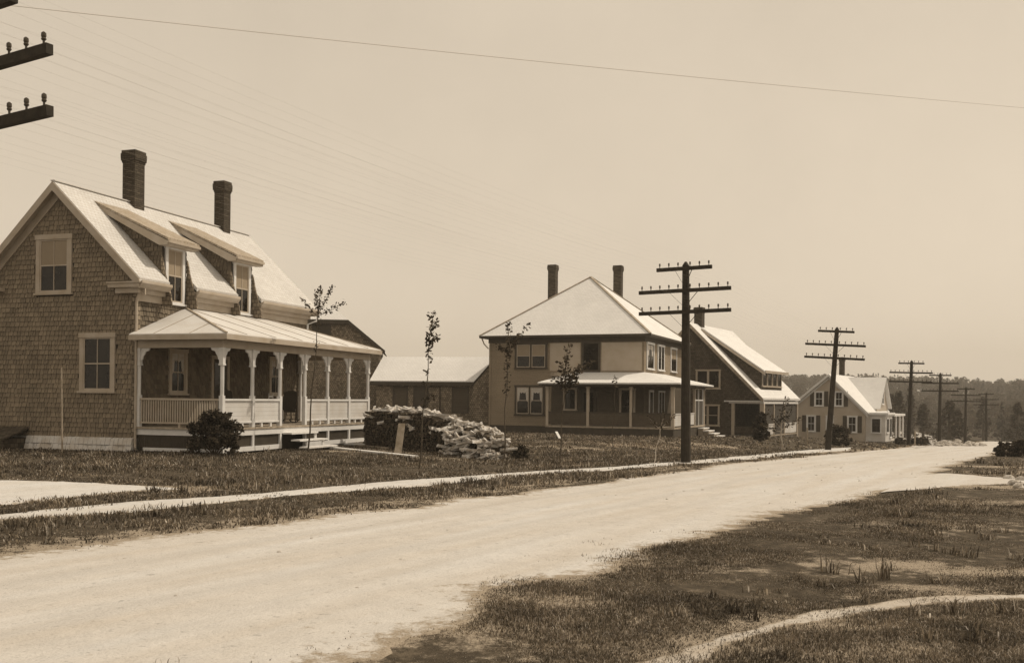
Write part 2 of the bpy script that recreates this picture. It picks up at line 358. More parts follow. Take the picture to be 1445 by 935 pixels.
def window(par, fr, a0, a1, z0, z1, trim='trim', sash='trim', cw=.12, mv=1, blind=0., curtain=False, base=.02, double=False, mid=True, shutters=None, label=None):
    """outer size incl. casing; window > sash, pane, blind"""
    m = MB(); d1 = base+.045
    fr.box(m, a0, a0+cw, z0+.05, z1-cw, 0, d1); fr.box(m, a1-cw, a1, z0+.05, z1-cw, 0, d1)
    fr.box(m, a0-.03, a1+.03, z1-cw, z1, 0, d1+.02); fr.box(m, a0-.04, a1+.04, z0-.01, z0+.05, 0, d1+.05)
    fr.box(m, a0+cw, a1-cw, z0+.05, z0+.09, 0, d1+.002)
    if double: fr.box(m, (a0+a1)/2-cw*.45, (a0+a1)/2+cw*.45, z0+.09, z1-cw, 0, d1-.003)
    w = m.build('window', trim, par)
    if label: w['label'] = label
    ia0, ia1, iz0, iz1 = a0+cw, a1-cw, z0+.09, z1-cw
    g = MB(); fr.box(g, ia0, ia1, iz0, iz1, 0, base+.004); g.build('pane', 'glass', w)
    s = MB(); e = .045; dd = base+.028
    cols = [(ia0, ia1)] if not double else [(ia0, (a0+a1)/2-cw*.45), ((a0+a1)/2+cw*.45, ia1)]
    for c0, c1 in cols:
        fr.box(s, c0, c0+e, iz0, iz1, base, dd); fr.box(s, c1-e, c1, iz0, iz1, base, dd)
        fr.box(s, c0+e, c1-e, iz0, iz0+e, base, dd); fr.box(s, c0+e, c1-e, iz1-e, iz1, base, dd)
        if mid: fr.box(s, c0+e, c1-e, (iz0+iz1)/2-.02, (iz0+iz1)/2+.02, base, dd+.005)
        for k in range(mv):
            x = c0+(c1-c0)*(k+1)/(mv+1); fr.box(s, x-.011, x+.011, iz0+e, iz1-e, base, dd-.004)
    s.build('sash', sash, w)
    if blind:
        b = MB()
        for c0, c1 in cols: fr.box(b, c0+e, c1-e, iz1-(iz1-iz0)*blind, iz1-e, base+.0045, base+.009)
        b.build('blind', 'blind', w)
    if curtain:
        b = MB()
        for c0, c1 in cols:
            wd = (c1-c0-2*e)
            zt_, zv = iz1-e, iz1-(iz1-iz0)*.2; k_ = 8; p = [fr.P(c0+e, zt_, base+.007)]
            for i in range(k_+1): p.append(fr.P(c0+e+wd*i/k_, zv-(.06 if i % 2 else -.01)-(.03 if i in (0, k_) else 0), base+.007))
            p.append(fr.P(c1-e, zt_, base+.007)); b.prism(p, fr.n*.003)
            for sg, xs in ((1, c0+e), (-1, c1-e)):
                zb = iz0+(iz1-iz0)*.45
                b.prism([fr.P(xs, zv+.02, base+.0072), fr.P(xs+sg*wd*.24, zv+.02, base+.0072), fr.P(xs+sg*wd*.17, zb+.1, base+.0072), fr.P(xs+sg*wd*.06, zb, base+.0072), fr.P(xs, zb, base+.0072)], fr.n*.002)
        b.build('curtain', 'curtain', w)
    if shutters:
        for sa in (a0-shutters-.035, a1+.035):
            b = MB(); fr.box(b, sa, sa+shutters, z0+.02, z1-.02, .004, .04)
            for k in range(10):
                zz = z0+.1+(z1-z0-.2)*k/9; fr.box(b, sa+.04, sa+shutters-.04, zz-.02, zz+.012, .04, .052)
            b.build('shutter', 'dark_trim', w)
    return w
def in_rects(a, z, rects, mg=0.0):
    return any(r[0]-mg < a < r[1]+mg and r[2]-mg < z < r[3]+mg for r in rects)
def shingles(fr, a0, a1, z0, z1, inside, course=.135, rects=()):
    m = MB(); row = 0; z = z0
    while z < z1:
        a = a0+random.uniform(-.1, 0)
        while a < a1:
            w = random.uniform(.09, .2); l, r = max(a, a0), min(a+w-.018, a1)
            ac = (l+r)/2
            if r-l > .03 and inside(ac, z+course*.6) and not in_rects(ac, z+course*.5, rects):
                zb = z-random.uniform(0, .012)-(.025 if random.random() < .04 else 0); zt = z+course+.02
                th = random.uniform(.034, .048)
                p = [fr.P(l, zb, 0), fr.P(r, zb, 0), fr.P(r, zb, th), fr.P(l, zb, th)]
                q = [fr.P(l, zt, 0), fr.P(r, zt, 0), fr.P(r, zt, .004), fr.P(l, zt, .004)]
                i = len(m.v); m.v += [tuple(x) for x in p+q]
                m.f += [tuple(i+k for k in f) for f in ((0, 1, 2, 3), (3, 2, 6, 7), (0, 3, 7, 4), (2, 1, 5, 6))]
            a += w
        z += course
    return m
def chimney(par, cx, cy, z0, z1, w, name='chimney'):
    m = MB(); h = w/2
    m.box(cx-h, cx+h, cy-h, cy+h, z0, z1-.42)
    for k, (e, dz) in enumerate(((.02, .07), (.045, .09), (.05, .16), (.03, .10))):
        zz = z1-.42+(0, .07, .16, .32)[k]; m.box(cx-h-e, cx+h+e, cy-h-e, cy+h+e, zz, zz+dz-.0)
    m.box(cx-h*.5, cx+h*.5, cy-h*.5, cy+h*.5, z1, z1+.02)
    return m.build(name, 'brick', par)
def slab(m, pts, th):                            # roof plane polygon given by its top corners
    return m.prism(pts, (0, 0, -th))

# ------------------------------------------------------------------ the ground and its sheets
nx, ny = 420, 420
u = np.linspace(-1, 1, nx); gx = 14*np.sinh(u*4.6)/1.0; gx = gx*(900/gx.max())+0
u2 = np.linspace(0, 1, ny); gy = -25+ 26*(np.sinh(u2*4.3)); gy = -25+(gy+25)*(1050/(gy.max()+25))
X, Y = np.meshgrid(gx+4, gy); Z = hgt(X, Y)
V = np.stack([X.ravel(), Y.ravel(), Z.ravel()], 1)
idx = np.arange(nx*ny).reshape(ny, nx)
F = np.stack([idx[:-1, :-1].ravel(), idx[:-1, 1:].ravel(), idx[1:, 1:].ravel(), idx[1:, :-1].ravel()], 1)
go_ = np_mesh('ground', V, F, 'ground', smooth=True); tag(go_, 'rough turf ground of the village street', None, kind='structure')

def W(px, py): return ground_at(px, py)
def st(s, t): return Vector((SA*s+CA*t, CA*s-SA*t))
def set_attr(o_, nm, vals):
    at = o_.data.attributes.new(nm, 'FLOAT', 'POINT'); at.data.foreach_set('value', np.ascontiguousarray(vals, dtype=np.float32))
def bare_at(V, road=True):
    gt = CA*V[:, 0]-SA*V[:, 1]; gs = SA*V[:, 0]+CA*V[:, 1]
    bare = .85*sm(-3.75, -4.55, gt)*sm(-6, -4.5, gt)+.55*sm(-10.9, -10.3, gt)*sm(-9, -10, gt) if road else np.zeros(len(V))
    bare = bare+.12*np.exp(-((gt+1.8)/1.6)**2)*(gs < 34)
    for q_ in BLOBS:
        c_ = Vector(q_[:2]); bare = np.maximum(bare, q_[4]*np.exp(-((V[:, 0]-c_.x)/q_[2])**2-((V[:, 1]-c_.y)/q_[3])**2))
    return bare
def st0(s, t): return Vector((SA*s+CA*t, CA*s-SA*t))
BLOBS = [tuple(ground_at(a, b))+(c, d, e_) for a, b, c, d, e_ in ((1285, 797, .45, .35, 1.1), (1405, 807, .7, .3, 1.2), (1180, 800, .5, .35, .7), (990, 800, .8, .5, .6), (820, 850, .6, .5, .7), (700, 890, .5, .4, .7), (1330, 835, 1., .4, .8), (1000, 905, .5, .3, .9), (1130, 880, .8, .35, .9),
           (230, 628, 1.2, .8, 1.), (500, 636, 2, 1., .7), (800, 631, 2, 1.6, .8), (880, 628, 3, 2., .9), (945, 630, 3, 2., .8), (1000, 628, 3, 1.5, .9), (900, 642, 3, .6, .5), (715, 652, 2, .4, .6), (260, 690, .8, .8, .9), (470, 636, 1.4, .8, .8))]
rb = random.Random(77)
for k in range(60):
    tt, ss = rb.uniform(-3.6, 9), rb.uniform(4, 38); p_ = st0(ss, tt); f_ = rb.uniform(.25, 1.) * (1+ss/30); BLOBS.append((p_.x, p_.y, f_*1.5, f_*.5, rb.uniform(.5, .95)))
for k in range(26):
    tt, ss = rb.uniform(-24, -11), rb.uniform(12, 40); p_ = st0(ss, tt); f_ = rb.uniform(.2, .7); BLOBS.append((p_.x, p_.y, f_*1.5, f_*.5, rb.uniform(.4, .7)))
bare = bare_at(V)
set_attr(go_, 'bare', np.clip(bare, 0, 1.2))
def densify(pts, step, jit, seed):
    out = []
    for i in range(len(pts)-1):
        a, b = pts[i], pts[i+1]; L = (b-a).length; n = max(1, int(L/step))
        nrm = Vector((-(b-a).y, (b-a).x)).normalized() if L > 0 else Vector((0, 0))
        for k in range(n):
            p = a.lerp(b, k/n)
            j = mn.noise(Vector((p.x*.6, p.y*.6, seed)))*1.1+mn.noise(Vector((p.x*2.3, p.y*2.3, seed+5)))*.6+mn.noise(Vector((p.x*7, p.y*7, seed+9)))*.35
            out.append(p+nrm*j*jit)
    out.append(pts[-1]); return out
def smooth_line(pts, it=2):
    for _ in range(it):
        o = [pts[0]]
        for i in range(len(pts)-1): o += [pts[i].lerp(pts[i+1], .25), pts[i].lerp(pts[i+1], .75)]
        pts = o+[pts[-1]]
    return pts
POLYS = []; EDGE = .28
def ribbon(name, A, B, mat, jit, lift, label, step=.12, across=14, keep=True, sm_=1, edge=.10):
    A = smooth_line([Vector(p) for p in A], sm_); B = smooth_line([Vector(p) for p in B], sm_)
    LA = sum((A[i+1]-A[i]).length for i in range(len(A)-1))
    n = int(min(1500, max(30, LA/step)))
    def resample(P, n):
        c = [0]
        for i in range(len(P)-1): c.append(c[-1]+(P[i+1]-P[i]).length)
        t = np.linspace(0, 1, n)**1.6*c[-1] if c[-1] > 60 else np.linspace(0, c[-1], n)
        return np.stack([np.interp(t, c, [p.x for p in P]), np.interp(t, c, [p.y for p in P])], 1)
    a, b = resample(A, n), resample(B, n)
    def jitter(P, sd_):
        d = np.gradient(P, axis=0); d /= np.linalg.norm(d, axis=1)[:, None]+1e-9; nr = np.stack([-d[:, 1], d[:, 0]], 1)
        j = np.array([mn.noise(Vector((p[0]*.5, p[1]*.5, sd_)))*1.2+mn.noise(Vector((p[0]*2.1, p[1]*2.1, sd_+5)))*.7+mn.noise(Vector((p[0]*7, p[1]*7, sd_+9)))*.45 for p in P])
        return P+nr*(j*jit)[:, None]
    a, b = jitter(a, 1.3), jitter(b, 7.7)
    t = (.5-.5*np.cos(np.pi*np.linspace(0, 1, across)))[None, :, None]
    G = a[:, None]*(1-t)+b[:, None]*t
    z = hgt(G[..., 0], G[..., 1])+lift; mouth = np.ones(n)
    if name in ('road', 'side_lane'):
        mc = ground_at(1290, 682); e_ = (b if name == 'road' else (a+b)/2); mouth = 1-np.exp(-(np.hypot(e_[:, 0]-mc.x, e_[:, 1]-mc.y)/1.9)**4)
    z[:, 0] -= (lift+.03)*(mouth if name == 'side_lane' else 1); z[:, -1] -= (lift+.03)*mouth
    V = np.concatenate([G, z[..., None]], 2).reshape(-1, 3)
    I = np.arange(n*across).reshape(n, across)
    F = np.stack([I[:-1, :-1].ravel(), I[1:, :-1].ravel(), I[1:, 1:].ravel(), I[:-1, 1:].ravel()], 1)
    # make faces point up
    p0, p1, p2 = V[F[0, 0]], V[F[0, 1]], V[F[0, 2]]
    if np.cross(p1-p0, p2-p0)[2] < 0: F = F[:, ::-1]
    o = np_mesh(name, V, F, mat, smooth=True); tag(o, label, None, kind='structure')
    wdt = np.linalg.norm(a-b, axis=1)[:, None]; dist = wdt*np.minimum(t[0, :, 0], 1-t[0, :, 0])[None, :]
    set_attr(o, 'edge', (np.exp(-dist/edge)*np.where((t[0, :, 0] > .5) | (name == 'side_lane'), mouth[:, None], 1.)).ravel())
    if keep: POLYS.append(np.concatenate([a, b[::-1]]))
    return o
LE = [st(-22, -10.4), st(0, -10.3)]+[W(*p) for p in ((17, 778), (237, 753), (353, 739), (598, 713), (715, 696), (834, 682), (951, 665.5), (1068, 650))]
LE += [st(s, -9.4) for s in (56, 70, 85, 100, 120, 140, 170)]
RE = [st(-22, -4.3), st(0, -4.25)]+[W(*p) for p in ((600, 892), (717, 834), (834, 802), (951, 770), (1068, 736), (1185, 706), (1262, 694))]
RE += [W(1330, 664), W(1362, 651), W(1400, 643)]+[st(s, -3.6) for s in (56, 70, 85, 100, 120, 140, 170)]
ribbon('road', LE, RE, 'road', .30, .009, 'pale gravel village street curving down to the right', step=.1, across=30, edge=.30)
ribbon('side_lane', [W(1300, 671), W(1322, 668), W(1345, 668), W(1419, 675), W(1500, 676), W(1700, 678)], [W(1242, 696), W(1300, 690), W(1345, 685), W(1419, 683), W(1500, 683), W(1700, 686)], 'road', .1, .02, 'pale gravel side lane leaving the street on the right', across=10)
swT = [(-260, 760), (-100, 737), (37, 722), (166, 709), (332, 699), (457, 688), (598, 675.5), (740, 666), (798, 662.5), (846, 660), (907, 655), (983, 650), (1060, 642), (1150, 633.8), (1200, 631)]
swB = [(-260, 775), (-100, 748), (37, 731), (166, 724.6), (270, 714), (374, 702), (498, 693), (598, 686), (740, 671), (798, 667.5), (846, 665), (907, 659), (983, 654), (1060, 648), (1150, 638.6), (1200, 635)]
ribbon('sidewalk', [W(*p) for p in swT], [W(*p) for p in swB], 'walk', .11, .016, 'narrow pale gravel footpath between lawn and verge', across=8)
ribbon('driveway', [W(-250, 680), W(-60, 676), W(15, 678), W(110, 680), W(180, 685), W(250, 688)], [W(-250, 735), W(-60, 718), W(15, 711), W(110, 700), W(190, 693), W(252, 692)], 'walk', .12, .016, 'pale gravel drive at the left end of the lawn', across=12)
ribbon('dirt_path', [W(860, 945), W(940, 915), W(1010, 893), W(1090, 880), W(1190, 862), W(1290, 842), W(1432, 838), W(1600, 832)], [W(960, 955), W(1030, 915), W(1090, 893), W(1150, 878), W(1210, 868), W(1300, 853), W(1432, 845), W(1600, 841)], 'dirt', .12, .012, 'bare dirt footpath worn across the grass at lower right', across=8, edge=.05)
ribbon('far_lane', [W(1250, 603), W(1268, 604), W(1300, 610), W(1330, 619), W(1350, 626)], [W(1250, 610), W(1262, 613), W(1275, 622), W(1285, 630), W(1290, 633)], 'road', .2, .03, 'pale lane dropping away beyond the white house', across=8, keep=False)

def inside(poly, P):
    x, y = P[:, 0], P[:, 1]; c = np.zeros(len(P), bool); n = len(poly)
    step = max(1, n//260); q = poly[::step]; n = len(q)
    j = n-1
    for i in range(n):
        xi, yi = q[i]; xj, yj = q[j]
        c ^= ((yi > y) != (yj > y)) & (x < (xj-xi)*(y-yi)/(yj-yi+1e-12)+xi)
        j = i
    return c

# ------------------------------------------------------------------ house 1: shingled cottage with hipped porch
A1 = R(18.25); C1 = Vector((-11.29, 30.0)); B1 = -1.65+EYE
h1 = thing('shingled_cottage', 'weathered shingle gabled cottage with two shed dormers and a pale hipped porch', 'house', (C1.x, C1.y, B1), -A1)
SL = .947; RZ = 8.18; RV = -2.87; WB = -5.74; LEN = 10.0
def rz1(v): return RZ-SL*abs(v-RV)
wt = rz1(0)-.16
m = MB(); m.prism([(0, 0, .35), (0, 0, wt), (RV, 0, RZ-.16), (WB, 0, wt), (WB, 0, .35)], (0, LEN, 0)); walls = m.build('wall', 'shingle_base', h1)
m = MB(); m.box(WB+.02, -.03, .03, LEN-.03, -.5, .35); m.build('foundation', 'whitewash', h1)
G = Fr((0, 0, 0), (1, 0, 0), (0, -1, 0)); Sd = Fr((0, 0, 0), (0, 1, 0), (1, 0, 0))
w_lo = (-2.04, -.73, 1.70, 3.52); w_up = (-3.74, -2.37, 4.72, 6.58)
m = shingles(G, WB, 0, .36, RZ, lambda a, z: z < rz1(a)-.12, .148, (w_lo, w_up)); m.build('gable_shingles', 'shingle', h1)
sw = [(1.5, 2.42, 1.66, 3.12), (3.72, 4.75, .7, 3.0), (7.3, 8.22, 1.66, 3.12), (1.17, 2.37, 4.45, 6.4), (4.86, 6.14, 4.45, 6.4)]
m = shingles(Sd, 0, LEN, .36, wt-.05, lambda a, z: True, .148, sw); m.build('side_shingles', 'shingle_shade', h1)
window(h1, G, *w_lo, cw=.14); window(h1, G, *w_up, cw=.15, blind=.5)
window(h1, Sd, *sw[0], cw=.11, curtain=True); window(h1, Sd, *sw[2], cw=.11, curtain=True)
# door behind the porch
m = MB(); a0, a1, z0, z1 = sw[1]
Sd.box(m, a0, a0+.12, z0, z1, 0, .07); Sd.box(m, a1-.12, a1, z0, z1, 0, .07); Sd.box(m, a0+.12, a1-.12, z1-.12, z1, 0, .07)
fr_ = m.build('door_frame', 'trim', h1)
m = MB(); Sd.box(m, a0+.12, a1-.12, z0, z1-.12, 0, .03); dr = m.build('door', 'dark_trim', h1)
m = MB(); Sd.box(m, a0+.22, a1-.22, z0+1.1, z1-.25, .03, .036); m.build('pane', 'glass', dr)
m = MB(); Sd.box(m, a1-.2, a1-.16, z0+.95, z0+1.02, .03, .09); m.build('handle', 'metal', dr)
# main roof
m = MB(); y0, y1 = -.32, LEN+.32
slab(m, [(RV, y0, RZ), (0, y0, rz1(0)), (0, y1, rz1(0)), (RV, y1, RZ)], .13)
slab(m, [(RV, y0, RZ), (RV, y1, RZ), (WB-.35, y1, rz1(WB-.35)), (WB-.35, y0, rz1(WB-.35))], .13)
dm = [(1.17, 2.37), (4.86, 6.14)]
segs = [(y0, 1.09), (2.45, 4.78), (6.22, y1)]
for a, b in segs: slab(m, [(0, a, rz1(0)), (.36, a, rz1(.36)), (.36, b, rz1(.36)), (0, b, rz1(0))], .13)
roof1 = m.build('roof', 'roof', h1)
m = MB(); m.beam((RV, y0-.01, RZ+.005), (RV, y1+.01, RZ+.005), .16, .03); m.build('ridge_cap', 'roof_felt', roof1)
chimney(roof1, RV, 3.35, 7.3, 9.93, .50); chimney(roof1, RV, 8.5, 7.3, 9.97, .44)
# rake boards and cornice
m = MB()
for sg in (1, -1):
    e = RV+sg*(2.87+.36); ez = rz1(e)
    def rk(d0, d1, ya, yb, off):
        m.prism([(RV, ya, RZ-.133-d0), (e, ya, ez-.133-d0), (e, ya, ez-.133-d1), (RV, ya, RZ-.133-d1)], (0, yb-ya, 0))
    rk(-.10, .17, y0-.035, y0-.003, 0)
    rk(.0, .035, y0, -.03, 0)
    rk(.035, .36, -.075, -.03, 0)
m.build('rake_board', 'trim', roof1)
ez = rz1(.36)-.133
for a, b in segs:
    m = MB()
    a_, b_ = a, b
    m.prism([(.36, a_, ez), (.46, a_, ez+.06), (.46, a_, ez-.02), (.36, a_, ez-.14)], (0, b_-a_, 0))
    m.box(.03, .355, a_, b_, ez-.16, ez-.005); m.box(.03, .2, max(a_, 0), min(b_, LEN), ez-.30, ez-.16); m.box(.028, .07, max(a_, 0), min(b_, LEN), ez-.52, ez-.30)
    m.build('cornice', 'trim', roof1)
# the return on the gable
m = MB(); m.box(-.78, .36, -.34, -.03, ez-.14, ez-.02); m.box(-.80, .40, -.38, -.03, ez-.02, ez+.03); m.box(-.6, .22, -.22, -.03, ez-.3, ez-.14); m.build('cornice_return', 'trim', roof1)
m = MB(); m.box(WB-.36, WB+.78, -.34, -.03, ez-.14, ez-.02); m.build('cornice_return', 'trim', roof1)
m = MB(); m.box(-.10, .062, -.062, .10, .36, ez-.3); m.build('corner_board', 'shingle_flat', h1)
m = MB(); m.box(WB-.03, WB+.1, -.062, .1, .36, ez-.3); m.build('corner_board', 'shingle_flat', h1)
# dormers
for a, b in dm:
    zt = 6.50; dsl = .455
    d = MB(); d.prism([(.0, a, ez-.45), (.0, a, zt), (-2.6, a, zt+2.6*dsl), (-2.6, a, 7.4)], (0, b-a, 0)) ; db = d.build('dormer', 'shingle_base', h1)
    for fr2, n_ in ((Fr((0, a, 0), (-1, 0, 0), (0, -1, 0)), 'l'), (Fr((0, b, 0), (-1, 0, 0), (0, 1, 0)), 'r')):
        q = shingles(fr2, 0, 2.6, 4.6, 7.6, lambda c, z: rz1(-c)-.1 < z < zt-.02+c*dsl, .14); q.build('dormer_cheek', 'shingle_shade', db)
    d = MB(); xr = -2.75
    slab(d, [(xr, a-.2, zt+.17-xr*dsl), (.36, a-.2, zt+.17-.36*dsl), (.36, b+.2, zt+.17-.36*dsl), (xr, b+.2, zt+.17-xr*dsl)], .07)
    d.build('dormer_roof', 'roof_low', db)
    d = MB(); zz = zt+.1-.36*dsl
    d.box(.03, .34, a-.2, b+.2, zz-.15, zz-.02); d.box(.34, .41, a-.2, b+.2, zz-.08, zz+.0)
    for yy in (a-.19, b+.14): d.prism([(.03, yy, zz-.15), (.34, yy, zz-.15), (.34, yy, zz-.02), (xr+.2, yy, zz+(.36-xr-.2)*dsl), (xr+.2, yy, zz-.13+(.36-xr-.2)*dsl)], (0, .05, 0))
    d.build('dormer_cornice', 'trim', db)
    window(db, Sd, a+.12, b-.12, 4.5, 6.36, cw=.12, blind=.52, trim='trim_pale', base=.01)
    for yy in (a-.07, b+.01):                    # flared lower cheeks
        d = MB(); d.prism([(.01, yy, 4.42), (.42, yy, 4.42), (.38, yy, 4.72), (.24, yy, 5.15), (.13, yy, 5.5), (.05, yy, 5.9), (.01, yy, 6.0)], (0, .06, 0))
        d.build('flared_cheek', 'shingle_flat', db)
# downspouts
m = MB(); m.tube([(.30, -.05, ez-.1), (.12, -.07, ez-.35), (.07, -.09, ez-.6), (.07, -.09, .15), (.2, -.25, .05)], .04, 8); m.build('downspout', 'trim', h1)
m = MB(); m.tube([(.35, y1-.05, ez-.1), (.34, y1-.1, ez-.35), (.1, LEN-.05, ez-.5), (.06, LEN-.04, 3.5)], .04, 8); m.build('downspout', 'trim_pale', h1)
# cellar bulkhead
m = MB(); m.box(-5.6, -4.0, -1.0, -.02, -.4, .28); m.prism([(-5.65, -1.05, .28), (-5.65, 0, .62), (-5.65, 0, .56), (-5.65, -1.05, .22)], (1.7, 0, 0)); m.build('cellar_bulkhead', 'shingle_dark', h1)
m = MB(); xs = np.linspace(-4.0, 0, 26); r_ = random.Random(5)
for row, (z0, z1) in enumerate(((-.4, -.05), (-.05, .14), (.14, .36))):
    pr_ = [(.14+.04*(2-row)+r_.uniform(-.03, .03)) for _ in xs]
    for k in range(25):
        a, b = xs[k]+.006, xs[k+1]-.006
        m.hexa([(a, -pr_[k]-.03, z0), (b, -pr_[k+1]-.03, z0), (b, 0, z0), (a, 0, z0)], [(a, -pr_[k]+.02, z1-.01+r_.uniform(-.03, .01)), (b, -pr_[k+1]+.02, z1-.01+r_.uniform(-.03, .01)), (b, 0, z1), (a, 0, z1)])
m.box(-4.0, 0, -.11, 0, -.4, .33); m.build('stone_footing', 'whitewash', h1)

# porch
P, Q, FZ, BZ = 3.04, 9.4, .70, 3.05
ys = [Q*i/6 for i in range(7)]
m = MB(); m.box(.03, P+.08, -.08, Q+.08, FZ-.06, FZ); m.build('porch_floor', 'plank', h1)
m = MB(); m.box(P-.05, P+.05, -.03, Q+.05, FZ-.24, FZ-.06); m.box(.05, P-.05, -.03, .04, FZ-.24, FZ-.06); m.box(.05, P-.05, Q-.02, Q+.05, FZ-.24, FZ-.06)
m.box(P-.04, P+.05, -.03, 2*Q/6+.05, -.02, .12); m.box(P-.04, P+.05, Q/2-.05, Q+.05, -.02, .12); m.box(.3, P-.04, -.03, .03, -.02, .08)
for i, y in enumerate(ys): m.box(P-.04, P+.045, y-.055, y+.055, .12, FZ-.24)
m.box(P-.04, P+.045, -.05, .05, .08, FZ-.24)
m.build('porch_skirt', 'trim_pale', h1)
m = MB()
for (a, b) in [(0, Q/3), (Q/2, Q)]:
    y = a+.06
    while y < b-.05: m.box(P-.03, P-.015, y, y+.045, .12, FZ-.24); y += .058
x = .1
while x < P-.1: m.box(x, x+.045, 0, .012, .05, FZ-.24); x += .058
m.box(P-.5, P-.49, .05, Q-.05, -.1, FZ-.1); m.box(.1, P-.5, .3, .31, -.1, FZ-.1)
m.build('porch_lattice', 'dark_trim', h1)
def post1(x, y, name='post'):
    m = MB(); s = .055
    m.box(x-.065, x+.065, y-.065, y+.065, FZ, FZ+.95)
    q = [(s, -.02), (s, .02), (.02, s), (-.02, s), (-s, .02), (-s, -.02), (-.02, -s), (.02, -s)]
    m.solid([(x+a, y+b, FZ+.95) for a, b in q]+[(x+a, y+b, BZ-.5) for a, b in q], [tuple(range(8))[::-1], tuple(range(8, 16))]+[(i, (i+1) % 8, (i+1) % 8+8, i+8) for i in range(8)])
    m.box(x-.065, x+.065, y-.065, y+.065, BZ-.5, BZ); m.box(x-.08, x+.08, y-.08, y+.08, BZ-.09, BZ-.03); m.box(x-.078, x+.078, y-.078, y+.078, BZ-.52, BZ-.47)
    return m.build(name, 'trim_pale', h1)
for y in ys: post1(P-.02, y if y > 0 else 0)
post1(.12, 0); post1(.12, Q)
def bracket(_, p, d, flat):                      # scroll bracket under the beam, d unit along the beam, flat thickness axis
    d = Vector(d); n = Vector(flat)*.022; pts = []
    c = Vector(p)
    for k in range(7):
        t = math.pi/2*k/6; pts.append(c+d*(.30*(1-math.cos(t)) if False else .32*math.sin(t)*1.0)+Vector((0, 0, -.36*math.cos(t)**1.4 if k < 6 else 0)))
    poly = [c]+[c+Vector((0, 0, -.38)), c+d*.06+Vector((0, 0, -.35)), c+d*.09+Vector((0, 0, -.24)), c+d*.13+Vector((0, 0, -.2)), c+d*.17+Vector((0, 0, -.11)), c+d*.28+Vector((0, 0, -.08)), c+d*.31+Vector((0, 0, -.02)), c+d*.31]
    m = MB(); m.prism([q-n for q in poly], n*2); m.build('bracket', 'trim_pale', h1)
for i, y in enumerate(ys):
    if i > 0: bracket(m, (P-.02, y-.066, BZ), (0, -1, 0), (1, 0, 0))
    if i < 6: bracket(m, (P-.02, y+.066, BZ), (0, 1, 0), (1, 0, 0))
bracket(m, (P-.086, 0, BZ), (-1, 0, 0), (0, 1, 0)); bracket(m, (.186, 0, BZ), (1, 0, 0), (0, 1, 0))
m = MB(); m.box(P-.08, P+.05, -.07, Q+.07, BZ, BZ+.22); m.box(.03, P-.08, -.07, .07, BZ, BZ+.22); m.box(.03, P-.08, Q-.07, Q+.07, BZ, BZ+.22)
m.build('porch_beam', 'trim', h1)
# railings
def panel_bay(y0_, y1_):
    r = MB(); x = P-.02
    r.box(x-.05, x+.06, y0_+.066, y1_-.066, FZ+.80, FZ+.86); r.box(x-.035, x+.045, y0_+.066, y1_-.066, FZ+.13, FZ+.19)
    for k in (.33, .66): yy = y0_+(y1_-y0_)*k; r.box(x-.03, x+.03, yy-.04, yy+.04, FZ, FZ+.13)
    rr = r.build('railing', 'trim_pale', h1)
    r = MB(); r.box(x-.015, x+.02, y0_+.066, y1_-.066, FZ+.19, FZ+.80); r.build('panel', 'clap', rr)
for i in (0, 1, 3, 4, 5): panel_bay(ys[i], ys[i+1])
def baluster_bay(x0, x1, y):
    r = MB(); r.box(x0, x1, y-.045, y+.045, FZ+.80, FZ+.86); r.box(x0, x1, y-.035, y+.035, FZ+.10, FZ+.15)
    x = x0+.04
    while x < x1-.03: r.box(x-.017, x+.017, y-.017, y+.017, FZ+.15, FZ+.80); x += .085
    r.box((x0+x1)/2-.03, (x0+x1)/2+.03, y-.03, y+.03, FZ, FZ+.1)
    r.build('railing', 'trim', h1)
baluster_bay(.186, P-.086, 0)
# steps
m = MB()
for k in range(3): m.box(P+.05+.30*k, P+.05+.30*(k+1)+.03, Q/3+.1, Q/2+.25+.12*k, FZ-.22*(k+1)-.05, FZ-.22*(k+1)); 
for k in range(3): m.box(P+.05+.30*k+.24, P+.05+.30*k+.27, Q/2+.1, Q/2+.24, max(-.1, FZ-.22*(k+1)-.25), FZ-.22*(k+1)-.05)
m.build('porch_steps', 'plank_pale', h1)
# porch roof
e = .36; ze, zw = 3.45, 4.46; hp = 2.7
o1 = (P+e, -e, ze); o2 = (P+e, Q+e, ze); w1 = (.03, hp-e, zw); w2 = (.03, Q-hp+e+.3, zw); l1 = (.03, -e, ze); r2 = (.03, Q+e, ze)
m = MB(); slab(m, [o1, o2, w2, w1], .045); pr = m.build('porch_roof', 'roof_felt', h1)
for tri in ([l1, o1, w1], [o2, r2, w2]): m = MB(); slab(m, tri, .045); m.build('porch_roof_hip', 'roof_felt', pr)
m = MB()
def on_front(y, k):                              # k 0 eave 1 wall
    return Vector((P+e+(.03-P-e)*k, y, ze+(zw-ze)*k+.012))
for i in range(6):
    y = -e+1.1+i*1.6
    kmax = min(1, (y+e)/hp, (Q+e-y)/(hp-.3) if y > w2[1] else 1)
    if kmax > .05: m.beam(on_front(y, 0.01), on_front(y, kmax), .016, .012)
for i in range(2):
    x = .9+i*1.25; kmax = 1-(x-.03)/(P+e-.03)
    a = Vector((x, -e+.01, ze+.012)); b = Vector((x, -e+hp*kmax, ze+(zw-ze)*kmax+.012)); m.beam(a, b, .016, .012)
for p, q in ((o1, w1), (o2, w2)): m.beam(Vector(p)+Vector((0, 0, .01)), Vector(q)+Vector((0, 0, .01)), .07, .03)
m.build('roof_seam', 'plank', pr)
m = MB(); zz = ze-.05
m.box(.03, P+e-.03, -e+.02, Q+e-.02, zz-.05, zz-.02)
